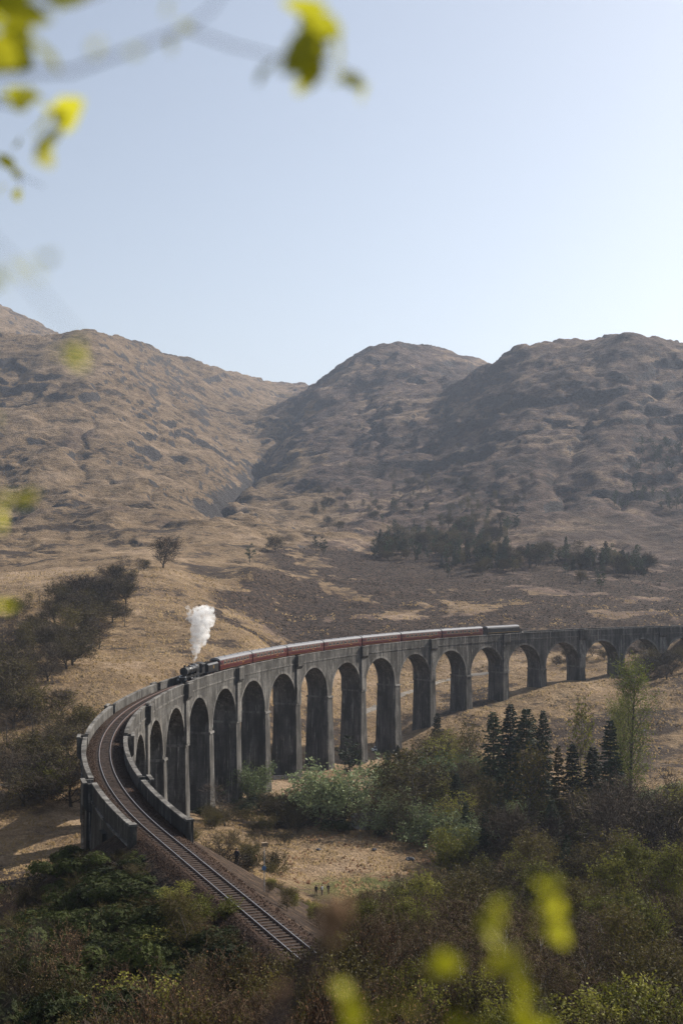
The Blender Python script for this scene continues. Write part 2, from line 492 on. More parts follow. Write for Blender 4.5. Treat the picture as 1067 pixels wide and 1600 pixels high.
def _solve():
    n = len(CT)
    d2 = (_ca[:, None] - _ca[None]) ** 2 + (_cb[:, None] - _cb[None]) ** 2
    K = _tps_k(d2) + np.eye(n) * 2e-4
    Pm = np.stack([np.ones(n), _ca, _cb], 1)
    A = np.block([[K, Pm], [Pm.T, np.zeros((3, 3))]])
    return np.linalg.solve(A, np.concatenate([CT[:, 2], np.zeros(3)]))
_W = _solve()
def base_height(x, y):
    a, b = _ab(x, y)
    a = np.clip(a, -1.3, 1.3)
    out = np.empty(a.shape)
    n = len(CT)
    for i in range(0, len(a), 20000):
        aa, bb = a[i:i + 20000], b[i:i + 20000]
        d2 = (aa[:, None] - _ca[None]) ** 2 + (bb[:, None] - _cb[None]) ** 2
        out[i:i + 20000] = _tps_k(d2) @ _W[:n] + _W[n] + _W[n + 1] * aa + _W[n + 2] * bb
    return out

GULLY = [px(*a) for a in ((462, 612, 1950), (440, 640, 1800), (405, 668, 1650), (392, 690, 1500), (362, 715, 1350), (352, 742, 1200), (330, 775, 1050), (318, 800, 960))]
BURNS = [[px(*a) for a in l] for l in ([(150, 610, 1600), (135, 655, 1400), (125, 690, 1250), (112, 722, 1130)], [(700, 600, 1800), (690, 640, 1500), (660, 690, 1350), (640, 730, 1230)], [(935, 590, 1360), (905, 650, 1250), (880, 700, 1150), (860, 760, 1050)], [(570, 610, 1850), (590, 690, 1480), (600, 745, 1290)], [(250, 640, 1800), (240, 700, 1400), (255, 760, 1080)], [(1020, 600, 1350), (1000, 690, 1180), (975, 760, 1050)])]
def seg_dist(x, y, pts):
    best = np.full(x.shape, 1e9)
    for a, b in zip(pts[:-1], pts[1:]):
        dx, dy = b[0] - a[0], b[1] - a[1]
        t = np.clip(((x - a[0]) * dx + (y - a[1]) * dy) / (dx * dx + dy * dy), 0, 1)
        best = np.minimum(best, np.hypot(x - a[0] - t * dx, y - a[1] - t * dy))
    return best
def line_coords(x, y):
    """Distance from the line's approach (outside the bridge) on the near side and on the far side."""
    sx, sy = x - P0[0], y - P0[1]
    s = sx * T0[0] + sy * T0[1]
    lat = sx * -math.cos(A0) + sy * -math.sin(A0)
    near = np.hypot(lat, np.maximum(0, s - 5))
    return near
FAR = [pt(s, 0, 0) for s in range(404, 640, 20)]

def height(x, y, want_zone=False):
    x = np.atleast_1d(np.asarray(x, float)); y = np.atleast_1d(np.asarray(y, float))
    r = np.hypot(x, y)
    z = base_height(x, y)
    far = sstep(650, 1150, r)
    mid = sstep(160, 420, r)
    z = z + far * 11 * fbm(x / 250, y / 250, 3, 3) + mid * 2.4 * fbm(x / 75, y / 75, 3, 9) * (1 + far)
    # crags: steps that face down the slope
    w = z + 34 * fbm(x / 150, y / 95, 4, 21)
    per = 34.0
    t = w / per - np.floor(w / per)
    cm = sstep(0.02, 0.30, fbm(x / 210, y / 210, 3, 33) + 0.10 * sstep(1300, 2000, r) + 0.12 * sstep(-100, 500, x)) * far
    zc = cm * per * 0.27 * (sstep(0.60, 0.86, t) - t)
    z = z + zc
    w2 = z + 9 * fbm(x / 60, y / 45, 3, 41)
    t2 = w2 / 11 - np.floor(w2 / 11)
    cm2 = sstep(-0.15, 0.25, fbm(x / 90, y / 90, 2, 55)) * sstep(480, 900, r)
    zc2 = cm2 * 11 * 0.42 * (sstep(0.55, 0.85, t2) - t2)
    z = z + zc2
    rid = 1 - np.abs(fbm(x / 55, y / 55, 4, 61))
    z = z + far * 2.6 * fbm(x / 28, y / 22, 3, 83) + far * 3.0 * (rid - 0.7) + mid * 0.55 * fbm(x / 14, y / 14, 3, 71) + 0.16 * sstep(60, 200, r) * fbm(x / 3.2, y / 3.2, 2, 77)
    g = seg_dist(x + 14 * gnoise(x / 60, y / 60, 5), y, GULLY)
    gul = np.exp(-(g / 15)) * sstep(850, 1100, r)
    z = z - 24 * gul
    for bl in BURNS:
        b_ = np.exp(-(seg_dist(x + 16 * gnoise(x / 45, y / 45, 8), y + 10 * gnoise(x / 50, y / 50, 6), bl) / 9)) * sstep(850, 1100, r)
        z = z - 6 * b_
        gul = gul + 0.6 * b_
    # cut and fill along the line
    form = ZR - 0.75
    d = line_coords(x, y)
    k = np.maximum(d - 2.7, 0)
    near = r < 220
    z = np.where(near, np.clip(z, form - k / 1.55, form + k / 1.1), z)
    df = seg_dist(x, y, FAR)
    kf = np.maximum(df - 3.6, 0)
    z = np.where((r > 380) & (r < 900), np.clip(z, form - kf / 1.55, np.where(df < 60, form + kf / 1.1, 1e9)), z)
    if not want_zone: return z
    steep = np.clip((np.abs(zc) / 8 + np.abs(zc2) / 4.0), 0, 2)
    return z, gul, cm, cm2, t, t2

_gx, _gy = np.arange(-130, 171, 1.0), np.arange(0, 521, 1.0)
_gg = height(*[a.ravel() for a in np.meshgrid(_gx, _gy)]).reshape(len(_gy), len(_gx))
def gz(x, y):
    if -129 < x < 169 and 1 < y < 519:
        i, j = int(y - _gy[0]), int(x - _gx[0])
        fy, fx = y - _gy[i], x - _gx[j]
        return float((_gg[i, j] * (1 - fx) + _gg[i, j + 1] * fx) * (1 - fy) + (_gg[i + 1, j] * (1 - fx) + _gg[i + 1, j + 1] * fx) * fy)
    return float(height(x, y)[0])

def hit(u, v, d0=40, d1=3200):
    """Where the line of sight of a picture point meets the ground."""
    d = np.exp(np.linspace(math.log(d0), math.log(d1), 380))
    p0 = px(u, v, 1.0)
    X, Y = p0.x * d, p0.y * d
    Z = CAMZ + (p0.z - CAMZ) * d
    h = height(X, Y)
    i = np.argmax(h > Z)
    if h[i] <= Z[i]: return None
    return Vector((X[i], Y[i], h[i]))

def build_terrain():
    ang = np.concatenate([np.linspace(-80, -19, 50)[:-1], np.arange(-19, 19.001, 0.082), np.linspace(19, 80, 50)[1:]])
    th = np.radians(ang)
    rr = np.concatenate([np.linspace(0.8, 36, 26)[:-1], np.exp(np.linspace(math.log(36), math.log(150), 110))[:-1],
                         np.exp(np.linspace(math.log(150), math.log(2900), 860))[:-1], np.exp(np.linspace(math.log(2900), math.log(7000), 50))])
    T, Rr = np.meshgrid(th, rr)
    X, Y = (Rr * np.sin(T)).ravel(), (Rr * np.cos(T)).ravel()
    Z, gul, cm, cm2, t, t2 = height(X, Y, True)
    nr, nt = len(rr), len(th)
    fall = sstep(3800, 7000, Rr.ravel())
    Z = Z * (1 - fall) + 120 * fall
    Zg = Z.reshape(nr, nt)
    # slope
    X2, Y2 = X.reshape(nr, nt), Y.reshape(nr, nt)
    dr = np.gradient(Zg, axis=0) / np.maximum(np.gradient(Rr, axis=0), 1e-3)
    dt = np.gradient(Zg, axis=1) / np.maximum(np.gradient(T, axis=1) * Rr, 1e-3)
    slope = np.hypot(dr, dt).ravel()
    r = Rr.ravel()
    rock = sstep(0.72, 1.3, slope) * sstep(500, 900, r) + 0.25 * cm * sstep(0.5, 0.7, t) * (t < 0.9) + 0.12 * gul
    nb = fbm(X / 120, Y / 120, 3, 91)
    moor = 0.25 + 0.35 * sstep(-150, 500, X) + 0.55 * sstep(900, 1500, r) * sstep(-300, 250, X) + 0.45 * sstep(800, 1500, r) + 0.55 * nb
    moor = moor + 0.55 * sstep(-60, 90, X) * sstep(590, 700, r) - 0.75 * sstep(120, -80, X + 0.10 * (r - 1000)) * sstep(900, 1200, r) - 0.35 * sstep(520, 380, r) - 0.25 * sstep(-0.2, -60, X) * sstep(1100, 700, r)  # left hill turned paler: its sunlit flank is put into the colour
    burn = sstep(-62, -38, X + 18 * nb) * sstep(468, 495, r + 22 * nb) * sstep(885, 800, r + 40 * nb) * 1.0
    burn = burn * (0.86 - 0.66 * sstep(0.12, 0.72, fbm(X / 40, Y / 55, 5, 97, 0.72)))
    burn = np.maximum(burn, 0.40 * sstep(-40, 60, X) * sstep(780, 840, r) * sstep(1350, 1000, r) + 0.12 * nb)
    burn = np.maximum(burn, 0.70 * sstep(172, 138, r))
    moor = moor + 0.5 * sstep(175, 130, r)
    green = 0.55 * np.exp(-((X - 5) / 16) ** 2 - ((Y - 205) / 14) ** 2) + 0.34 * sstep(240, 160, r) + 0.30 * sstep(300, 260, r) * sstep(-35, -50, X) \
        + 0.42 * np.exp(-((np.hypot(X - CX, Y - CY) - 236) / 12) ** 2) * sstep(350, 380, r) * sstep(470, 450, r) * sstep(20, 40, X)
    me = bpy.data.meshes.new("ground")
    me.vertices.add(nr * nt)
    co = np.stack([X, Y, Z], 1).astype(np.float32)
    me.vertices.foreach_set("co", co.ravel())
    i = np.arange(nr - 1)[:, None] * nt + np.arange(nt - 1)[None]
    q = np.stack([i, i + 1, i + nt + 1, i + nt], -1).reshape(-1, 4)[:, ::-1]
    nf = len(q)
    me.loops.add(nf * 4); me.polygons.add(nf)
    me.loops.foreach_set("vertex_index", q.ravel().astype(np.int32))
    me.polygons.foreach_set("loop_start", (np.arange(nf) * 4).astype(np.int32))
    me.polygons.foreach_set("loop_total", np.full(nf, 4, np.int32))
    me.polygons.foreach_set("use_smooth", np.ones(nf, bool))
    me.update(calc_edges=True)
    at = me.attributes.new("zone", 'FLOAT_COLOR', 'POINT')
    at.data.foreach_set("color", np.clip(np.stack([burn, moor, rock, green], 1), 0, 1).astype(np.float32).ravel())
    ah = me.attributes.new("hilly", 'FLOAT', 'POINT')
    ah.data.foreach_set("value", (0.04 + 0.96 * sstep(600, 1300, r)).astype(np.float32))
    me.materials.append(M['terrain'])
    o = link("ground", me)
    tag(o, "brown moorland valley floor and rough mountain slopes", kind="structure")
build_terrain()


# ------------------------------------------------------------------ viaduct
PITCH = 0.07439 * RAD
S_PIL0 = (A0 - 3.1449) * RAD
HS = 7.75
Z_SPR, Z_IMP, Z_DECK, Z_PAR = 19.4, 18.7, 29.1, 31.0
L_IN, L_OUT = 2.65, 3.10
K0, K1 = -4, 16
def s_pier(i): return S_PIL0 + i * PITCH       # pier i stands before arch i; even ones carry a refuge

via = empty("viaduct", pt(150, 0, 0))
tag(via, "long curved concrete viaduct of round arches on tall piers carrying the train", "viaduct")
VL = via.location.copy()
def V(s, lat, z):
    p = pt(s, lat, z); return (p[0] - VL.x, p[1] - VL.y, p[2] - VL.z)

def sweep(mb, s0, s1, prof, n=4, mi=0, caps=True):
    """Closed profile of (lat, z) points swept along the line."""
    m = len(prof); vs = []
    for k in range(n + 1):
        s = s0 + (s1 - s0) * k / n
        vs += [V(s, l, z) for l, z in prof]
    fs = []
    for k in range(n):
        for j in range(m):
            j2 = (j + 1) % m
            fs.append((k * m + j, k * m + j2, (k + 1) * m + j2, (k + 1) * m + j))
    if caps:
        fs.append(tuple(range(m))[::-1]); fs.append(tuple(n * m + j for j in range(m)))
    return mb.add(vs, fs, mi)

def recalc(o):
    import bmesh
    bm = bmesh.new(); bm.from_mesh(o.data); bmesh.ops.recalc_face_normals(bm, faces=bm.faces); bm.to_mesh(o.data); bm.free()
    return o

def arch_span(k):
    sc = s_pier(k) + PITCH / 2
    h = PITCH / 2
    NS = 26
    cur = [(sc - h, Z_IMP), (sc - HS, Z_IMP)]
    cur += [(sc - HS * math.cos(math.pi * i / NS), Z_SPR + HS * math.sin(math.pi * i / NS)) for i in range(NS + 1)]
    cur += [(sc + HS, Z_IMP), (sc + h, Z_IMP)]
    n = len(cur)
    vs = []
    for lat in (L_OUT, -L_OUT):
        vs += [V(s, lat, z) for s, z in cur]
        vs += [V(s, lat, Z_DECK) for s, z in cur]
    fs = []
    for i in range(n - 1):
        a, b, ta, tb = i, i + 1, n + i, n + i + 1
        o = 2 * n
        fs.append((a, b, tb, ta)); fs.append((o + b, o + a, o + ta, o + tb))
        fs.append((b, a, o + a, o + b)); fs.append((ta, tb, o + tb, o + ta))
    mb = MB().add(vs, [f for f in fs if len(set(f)) == 4])
    a = recalc(mb.build("arch", M['concrete'], via))
    # raised ring round the mouth of the arch, on both faces
    for sd in (1, -1):
        vs = []
        for i in range(NS + 1):
            c, s_ = math.cos(math.pi * i / NS), math.sin(math.pi * i / NS)
            for rr_, ll in ((HS - 0.03, L_OUT - 0.15), (HS - 0.03, L_OUT + 0.07), (HS + 0.55, L_OUT + 0.07), (HS + 0.55, L_OUT - 0.15)):
                vs.append(V(sc - rr_ * c, sd * ll, Z_SPR + rr_ * s_))
        fs = []
        for i in range(NS):
            for j in range(4):
                fs.append((i * 4 + j, i * 4 + (j + 1) % 4, i * 4 + 4 + (j + 1) % 4, i * 4 + 4 + j))
        recalc(MB().add(vs, fs).build("arch_ring", M['concrete_pale'], a))

def pier(i):
    s = s_pier(i)
    p = pt(s, 0, 0)
    zb = min(gz(*pt(s, l, 0)[:2]) for l in (-4, 0, 4)) - 1.5
    vs = []
    for z in (zb, Z_IMP - 0.45):
        ex = (Z_IMP - z) / 42.0
        for ds, l in ((-1, -1), (1, -1), (1, 1), (-1, 1)):
            vs.append(V(s + ds * (1.25 + ex), l * (3.26 + ex), z))
    o = recalc(MB().add(vs, [(0, 1, 2, 3), (4, 5, 6, 7), (0, 1, 5, 4), (1, 2, 6, 5), (2, 3, 7, 6), (3, 0, 4, 7)]).build("pier", M['concrete'], via))
    mb = MB()
    sweep(mb, s - 1.42, s + 1.42, [(-3.5, Z_IMP - 0.45), (3.5, Z_IMP - 0.45), (3.42, Z_IMP + 0.02), (-3.42, Z_IMP + 0.02)], 2)
    recalc(mb.build("impost", M['concrete_pale'], o))
    if i % 2 == 0:
        for sd in (1, -1):
            mb = MB()
            sweep(mb, s - 1.2, s + 1.2, [(sd * (L_OUT - 0.2), Z_IMP), (sd * (L_OUT + 0.50), Z_IMP), (sd * (L_OUT + 0.42), 27.6), (sd * (L_OUT - 0.2), 27.6)], 2)
            recalc(mb.build("pilaster", M['concrete_pale'], o))
            refuge(s, sd, via)
    return o

def refuge(s, sd, parent):
    """Man refuge: the parapet steps out round a small platform carried on a corbel."""
    mb = MB()
    q = lambda l: sd * l
    sweep(mb, s - 1.55, s + 1.55, [(q(L_IN), 28.2), (q(L_OUT + 0.45), 27.6), (q(L_OUT + 1.0), 28.4), (q(L_OUT + 1.0), Z_DECK + 0.02), (q(L_IN), Z_DECK + 0.02)], 2)
    sweep(mb, s - 1.55, s + 1.55, [(q(L_OUT + 0.62), Z_DECK), (q(L_OUT + 1.0), Z_DECK), (q(L_OUT + 1.0), Z_PAR), (q(L_OUT + 0.62), Z_PAR)], 2)
    for e in (-1, 1):
        sweep(mb, s + e * 1.55, s + e * 1.17, [(q(L_IN), Z_DECK), (q(L_OUT + 0.64), Z_DECK), (q(L_OUT + 0.64), Z_PAR - 0.004), (q(L_IN), Z_PAR - 0.004)], 1)
    r = recalc(mb.build("refuge", M['concrete'], parent))
    mb = MB()
    sweep(mb, s - 1.62, s + 1.62, [(q(L_OUT + 0.55), Z_PAR), (q(L_OUT + 1.08), Z_PAR), (q(L_OUT + 1.08), Z_PAR + 0.16), (q(L_OUT + 0.55), Z_PAR + 0.16)], 2)
    recalc(mb.build("coping", M['concrete_pale'], r))

for k in range(K0, K1 + 1): arch_span(k)
for i in range(K0 + 1, K1 + 1): pier(i)
refuge(s_pier(K0), 1, via); refuge(s_pier(K0), -1, via)
# parapets with copings, one run between refuges on each side
for sd in (1, -1):
    ends = [0.0] + [s_pier(i) for i in range(K0, K1 + 2, 2)] + [s_pier(K1 + 1) + 18]
    for a, b in zip(ends[:-1], ends[1:]):
        a2 = a + (1.56 if a > 0.1 else 0); b2 = b - 1.56 if b < s_pier(K1 + 1) + 5 else b
        mb = MB()
        sweep(mb, a2, b2, [(sd * L_IN, Z_DECK), (sd * L_OUT, Z_DECK), (sd * L_OUT, Z_PAR), (sd * L_IN, Z_PAR)], 8)
        w = recalc(mb.build("parapet", M['concrete_shaded'] if b < 40 else M['concrete'], via))
        mb = MB()
        sweep(mb, a2 - 0.01, b2 + 0.01, [(sd * (L_IN - 0.08), Z_PAR), (sd * (L_OUT + 0.08), Z_PAR), (sd * (L_OUT + 0.08), Z_PAR + 0.14), (sd * (L_IN - 0.08), Z_PAR + 0.14)], 8)
        recalc(mb.build("coping", M['concrete_pale'], w))
        mb = MB()
        sweep(mb, a2, b2, [(sd * (L_OUT - 0.1), Z_DECK - 0.35), (sd * (L_OUT + 0.10), Z_DECK - 0.35), (sd * (L_OUT + 0.16), Z_DECK - 0.02), (sd * (L_OUT - 0.1), Z_DECK - 0.02)], 8)
        recalc(mb.build("string_course", M['concrete_pale'], w))
# abutments
def abutment(s0, s1, zb):
    mb = MB()
    sweep(mb, s0, s1, [(-L_OUT + 0.01, Z_DECK), (-L_OUT - 0.55, zb), (L_OUT + 0.55, zb), (L_OUT - 0.01, Z_DECK)], 6)
    return recalc(mb.build("abutment", M['concrete_shaded'], via))
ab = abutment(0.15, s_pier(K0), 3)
abutment(s_pier(K1 + 1), s_pier(K1 + 1) + 18, 8)
for sd in (1, -1):
    for s in (s_pier(K0), 12.0):
        mb = MB()
        sweep(mb, s - 1.1, s + 1.1, [(sd * 2.8, 27.9), (sd * (L_OUT + 0.55), 27.9), (sd * (L_OUT + 1.0), 3), (sd * 2.8, 3)], 1)
        recalc(mb.build("pilaster", M['concrete_shaded'], ab))
    mb = MB()   # end post of the wing wall
    sweep(mb, -0.75, 0.12, [(sd * (L_IN - 0.12), 26), (sd * (L_OUT + 0.15), 26), (sd * (L_OUT + 0.15), Z_PAR + 0.1), (sd * (L_IN - 0.12), Z_PAR + 0.1)], 1)
    w = recalc(mb.build("wing_post", M['concrete_shaded'], via))
    mb = MB()
    sweep(mb, -0.85, 0.16, [(sd * (L_IN - 0.2), Z_PAR + 0.1), (sd * (L_OUT + 0.23), Z_PAR + 0.1), (sd * (L_OUT + 0.18), Z_PAR + 0.3), (sd * (L_IN - 0.15), Z_PAR + 0.3)], 1)
    recalc(mb.build("coping", M['concrete_pale'], w))

# ------------------------------------------------------------------ track
trk = empty("railway_track", pt(0, 0, ZR - 0.8))
tag(trk, "single railway track on brown ballast curving onto the viaduct", "track")
VL = trk.location.copy()
S_NEAR, S_FAR = -92.0, 470.0
for lat in (-0.75, 0.75):
    mb = MB()
    pr = [(lat - 0.07, ZR - 0.16), (lat + 0.07, ZR - 0.16), (lat + 0.07, ZR - 0.13), (lat + 0.02, ZR - 0.11), (lat + 0.036, ZR - 0.05), (lat + 0.036, ZR), (lat - 0.036, ZR), (lat - 0.036, ZR - 0.05), (lat - 0.02, ZR - 0.11), (lat - 0.07, ZR - 0.13)]
    n = 300; m = len(pr); vs = []; fs = []; mi = []
    for k in range(n + 1):
        s = S_NEAR + (S_FAR - S_NEAR) * k / n
        vs += [V(s, l, z) for l, z in pr]
    mb.v = vs
    for k in range(n):
        for j in range(m):
            j2 = (j + 1) % m
            mb.f.append((k * m + j, k * m + j2, (k + 1) * m + j2, (k + 1) * m + j)); mb.m.append(0 if j == 5 else 1)
    recalc(mb.build("rail", [M['rail'], M['rust']], trk))
# ballast: real crown and shoulders with a rough, stony surface
mb = MB()
lats = [-2.62, -2.4, -2.1, -1.8, -1.5, -1.25, -1.05, -0.85, -0.6, -0.3, 0, 0.3, 0.6, 0.85, 1.05, 1.25, 1.5, 1.8, 2.1, 2.4, 2.62]
ns = 1300
def bz(l, s):
    a = abs(l)
    z = ZR - 0.175 - max(0, a - 1.6) * 0.28
    return z
jr = random.Random(3)
for k in range(ns + 1):
    s = S_NEAR + (S_FAR - S_NEAR) * (k / ns) ** 1.25
    on = s > -0.4
    for l in lats:
        ll = l if on else l * 1.05
        zz = bz(l, s) - (0 if on else max(0, abs(l) - 1.6) * 0.35) + jr.uniform(-0.035, 0.03)
        mb.v.append(V(s, ll, zz))
m = len(lats)
for k in range(ns):
    for j in range(m - 1):
        mb.f.append((k * m + j, k * m + j + 1, (k + 1) * m + j + 1, (k + 1) * m + j)); mb.m.append(0)
recalc(mb.build("ballast", M['ballast'], trk))
# stones along the shoulders
mb = MB()
for k in range(5200):
    s = -70 + 150 * jr.random() ** 0.8
    l = jr.choice((-1, 1)) * jr.uniform(1.0, 2.55 if s > -0.5 else 2.8)
    z = ZR - 0.17 - max(0, abs(l) - 1.6) * (0.28 if s > -0.5 else 0.42)
    r_ = jr.uniform(0.05, 0.12)
    c = V(s, l, z)
    mb.add([(c[0] + r_ * jr.uniform(-1, 1) * 0.4 + r_ * math.cos(a), c[1] + r_ * math.sin(a) * jr.uniform(0.6, 1.2), c[2] - 0.03) for a in (0.3, 1.9, 3.6, 5.0)] + [(c[0], c[1], c[2] + r_ * 0.8)],
           [(0, 1, 4), (1, 2, 4), (2, 3, 4), (3, 0, 4)])
tag(mb.build("loose_stone", M['ballast'], trk), kind="stuff")
sl = MB().box((0, 0, 0), (2.5, 0.26, 0.14)).mesh("sleeper", M['sleeper'])
for k in range(300):
    s = -66 + k * 0.72
    p, t, nn = frame(s)
    o = link("sleeper", sl, trk, V(s, 0, ZR - 0.205 + jr.uniform(-0.01, 0.01)))
    o.rotation_euler = (0, 0, math.atan2(nn[1], nn[0]) + jr.uniform(-0.01, 0.01))
mb = MB()
s = 150.0
while s < 460:
    p, t, nn = frame(s)
    mb.box(V(s, 0, ZR - 0.205), (2.5, 0.26, 0.14), 0, math.atan2(nn[1], nn[0])); s += 0.72
tag(mb.build("sleeper_run", M['sleeper'], trk), kind="stuff")

# ------------------------------------------------------------------ train
def place_on_line(root, s_front, s_back):
    """Local +x is the direction of travel (towards the near end)."""
    a, b = Vector(pt(s_front, 0, ZR)), Vector(pt(s_back, 0, ZR))
    c = (a + b) / 2; d = a - b
    root.location = c; root.rotation_euler = (0, 0, math.atan2(d.y, d.x))

def wheel_mesh(name, r, mats, w=0.13, spokes=0):
    mb = MB()
    n = 20
    for rr0, y0, y1 in ((r, -w / 2, w / 2), (r + 0.03, w / 2 - 0.03, w / 2 + 0.01)):
        mb.tube([(0, y0, 0), (0, y1, 0)], rr0, n)
    mb.tube([(0, -w, 0), (0, w, 0)], 0.12, 8, 1)
    mb.tube([(0, -w / 2 - 0.01, 0), (0, -w / 2 - 0.012, 0)], r * 0.8, n, 1)
    return mb.mesh(name, mats)
WH_BIG = wheel_mesh("driving_wheel", 0.88, [M['smokebox'], M['steelgrey']])
WH_MID = wheel_mesh("wheel", 0.62, [M['smokebox'], M['rust']])
WH_SM = wheel_mesh("wheel", 0.47, [M['smokebox'], M['rust']])
def wheels(parent, me, xs, r, y=0.75, name="wheel"):
    for x in xs:
        for sd in (1, -1):
            o = link(name, me, parent, (x, sd * y, r))
            o.rotation_euler = (0, 0, 0 if sd < 0 else math.pi)

def steam_loco():
    t = empty("steam_locomotive")
    tag(t, "black steam locomotive at the head of the train, letting off white steam", "locomotive")
    mb = MB().tube([(4.3, 0, 2.62), (1.9, 0, 2.62), (-0.2, 0, 2.68), (-2.1, 0, 2.72)], [0.80, 0.82, 0.88, 0.92], 24)
    for x in (3.9, 2.7, 1.4, 0.1): mb.tube([(x - 0.03, 0, 2.64), (x + 0.03, 0, 2.64)], 0.80 + 0.045 * (4.6 - x) / 2 + 0.03, 24)
    mb.build("boiler", M['black'], t, True)
    mb = MB().tube([(4.2, 0, 2.62), (5.75, 0, 2.62)], 0.87, 24)
    sb = mb.build("smokebox", M['smokebox'], t, False)
    mb = MB().tube([(5.74, 0, 2.62), (5.86, 0, 2.62), (5.93, 0, 2.62)], [0.70, 0.66, 0.3], 20)
    mb.tube([(5.9, 0, 2.62), (6.0, 0, 2.62)], 0.06, 8); mb.box((5.93, 0.25, 2.62), (0.06, 0.8, 0.06)); mb.box((5.9, 0, 2.95), (0.05, 0.55, 0.14))
    mb.build("smokebox_door", M['smokebox'], sb)
    MB().tube([(5.0, 0, 3.40), (5.0, 0, 3.50), (5.0, 0, 3.80), (5.0, 0, 3.86), (5.0, 0, 3.9)], [0.36, 0.25, 0.24, 0.30, 0.29], 16).build("chimney", M['smokebox'], t)
    MB().tube([(1.9, 0, 3.3), (1.9, 0, 3.52), (1.9, 0, 3.68), (1.9, 0, 3.74)], [0.36, 0.33, 0.24, 0.1], 16).build("dome", M['black'], t, True)
    mb = MB()
    for y in (0.12, -0.12): mb.tube([(-0.9, y, 3.5), (-0.9, y, 3.78)], 0.07, 8)
    mb.tube([(-1.6, 0, 3.6), (-1.6, 0, 3.8)], 0.05, 6)
    mb.build("safety_valve", M['steelgrey'], t)
    prf = [(-0.78, 1.5), (-0.92, 2.5), (-0.8, 3.2), (-0.5, 3.55), (0, 3.66), (0.5, 3.55), (0.8, 3.2), (0.92, 2.5), (0.78, 1.5)]
    MB().xprism(prf, -2.9, -0.4).build("firebox", M['black'], t)
    mb = MB().box((1.3, 1.12, 1.55), (8.9, 0.55, 0.07)); mb.box((1.3, -1.12, 1.55), (8.9, 0.55, 0.07)); mb.box((5.9, 0, 1.35), (0.9, 2.5, 0.06))
    mb.box((1.3, 1.36, 1.46), (8.9, 0.05, 0.16)); mb.box((1.3, -1.36, 1.46), (8.9, 0.05, 0.16))
    mb.build("running_plate", M['black'], t)
    MB().box((0.9, 0, 1.1), (10.4, 1.1, 0.5)).build("frame", M['smokebox'], t)
    # cab
    cab = empty("cab"); cab.parent = t
    mb = MB()
    for sd in (1, -1):
        mb.box((-3.75, sd * 1.30, 2.05), (1.9, 0.05, 1.35)); mb.box((-2.86, sd * 1.30, 3.0), (0.18, 0.05, 0.6)); mb.box((-3.65, sd * 1.30, 3.0), (0.12, 0.05, 0.6)); mb.box((-4.62, sd * 1.30, 3.0), (0.14, 0.05, 0.6))
        mb.box((-3.75, sd * 1.30, 3.36), (1.9, 0.05, 0.14))
        mb.box((-2.8, sd * 1.05, 2.4), (0.05, 0.5, 2.0))
    mb.build("cab_side", M['black'], cab)
    rp = [(math.sin(a) * 1.42, 3.40 + 0.42 * (math.cos(a * 1.0) - math.cos(1.0)) / (1 - math.cos(1.0))) for a in [i * 0.2 - 1.0 for i in range(11)]]
    rp = [(y / math.sin(1.0), z) for y, z in rp]
    MB().xprism(rp + [(y, z - 0.06) for y, z in rp[::-1]], -4.95, -2.75).build("cab_roof", M['smokebox'], cab)
    for sd in (1, -1):
        MB().box((-4.12, sd * 1.29, 3.0), (0.80, 0.02, 0.56)).build("window", M['glass'], cab)
        MB().box((-2.83, sd * 1.0, 3.05), (0.03, 0.34, 0.4)).build("window", M['glass'], cab)
        cy = MB().tube([(3.9, sd * 1.18, 0.98), (4.95, sd * 1.18, 0.98)], 0.38, 16); cy.box((4.42, sd * 1.14, 1.3), (0.95, 0.5, 0.4))
        cy.build("cylinder_block", M['black'], t)
        MB().box((0.35, sd * 0.94, 0.72), (3.9, 0.05, 0.11)).build("coupling_rod", M['steelgrey'], t)
        mb = MB(); mb.tube([(3.9, sd * 1.05, 0.98), (0.4, sd * 1.02, 0.74)], 0.05, 6); mb.tube([(2.6, sd * 1.05, 1.35), (1.3, sd * 1.0, 0.9)], 0.035, 6)
        mb.build("connecting_rod", M['steelgrey'], t)
        bf = MB().tube([(6.35, sd * 0.87, 1.05), (6.78, sd * 0.87, 1.05)], 0.11, 10); bf.tube([(6.78, sd * 0.87, 1.05), (6.84, sd * 0.87, 1.05)], 0.25, 14)
        bf.build("buffer", M['steelgrey'], t)
        hr = MB().tube([(5.4, sd * 0.92, 2.95), (-1.9, sd * 1.0, 3.05)], 0.025, 6); hr.build("handrail", M['steelgrey'], t)
    MB().box((6.3, 0, 1.05), (0.10, 2.5, 0.42)).build("buffer_beam", M['black'], t)
    for y in (-0.65, 0.65): MB().box((6.28, y, 1.50), (0.14, 0.16, 0.26)).build("lamp", M['white'], t)
    wheels(t, WH_BIG, (2.45, 0.35, -1.8), 0.88, name="driving_wheel")
    wheels(t, WH_SM, (5.55, 3.75), 0.47)
    return t

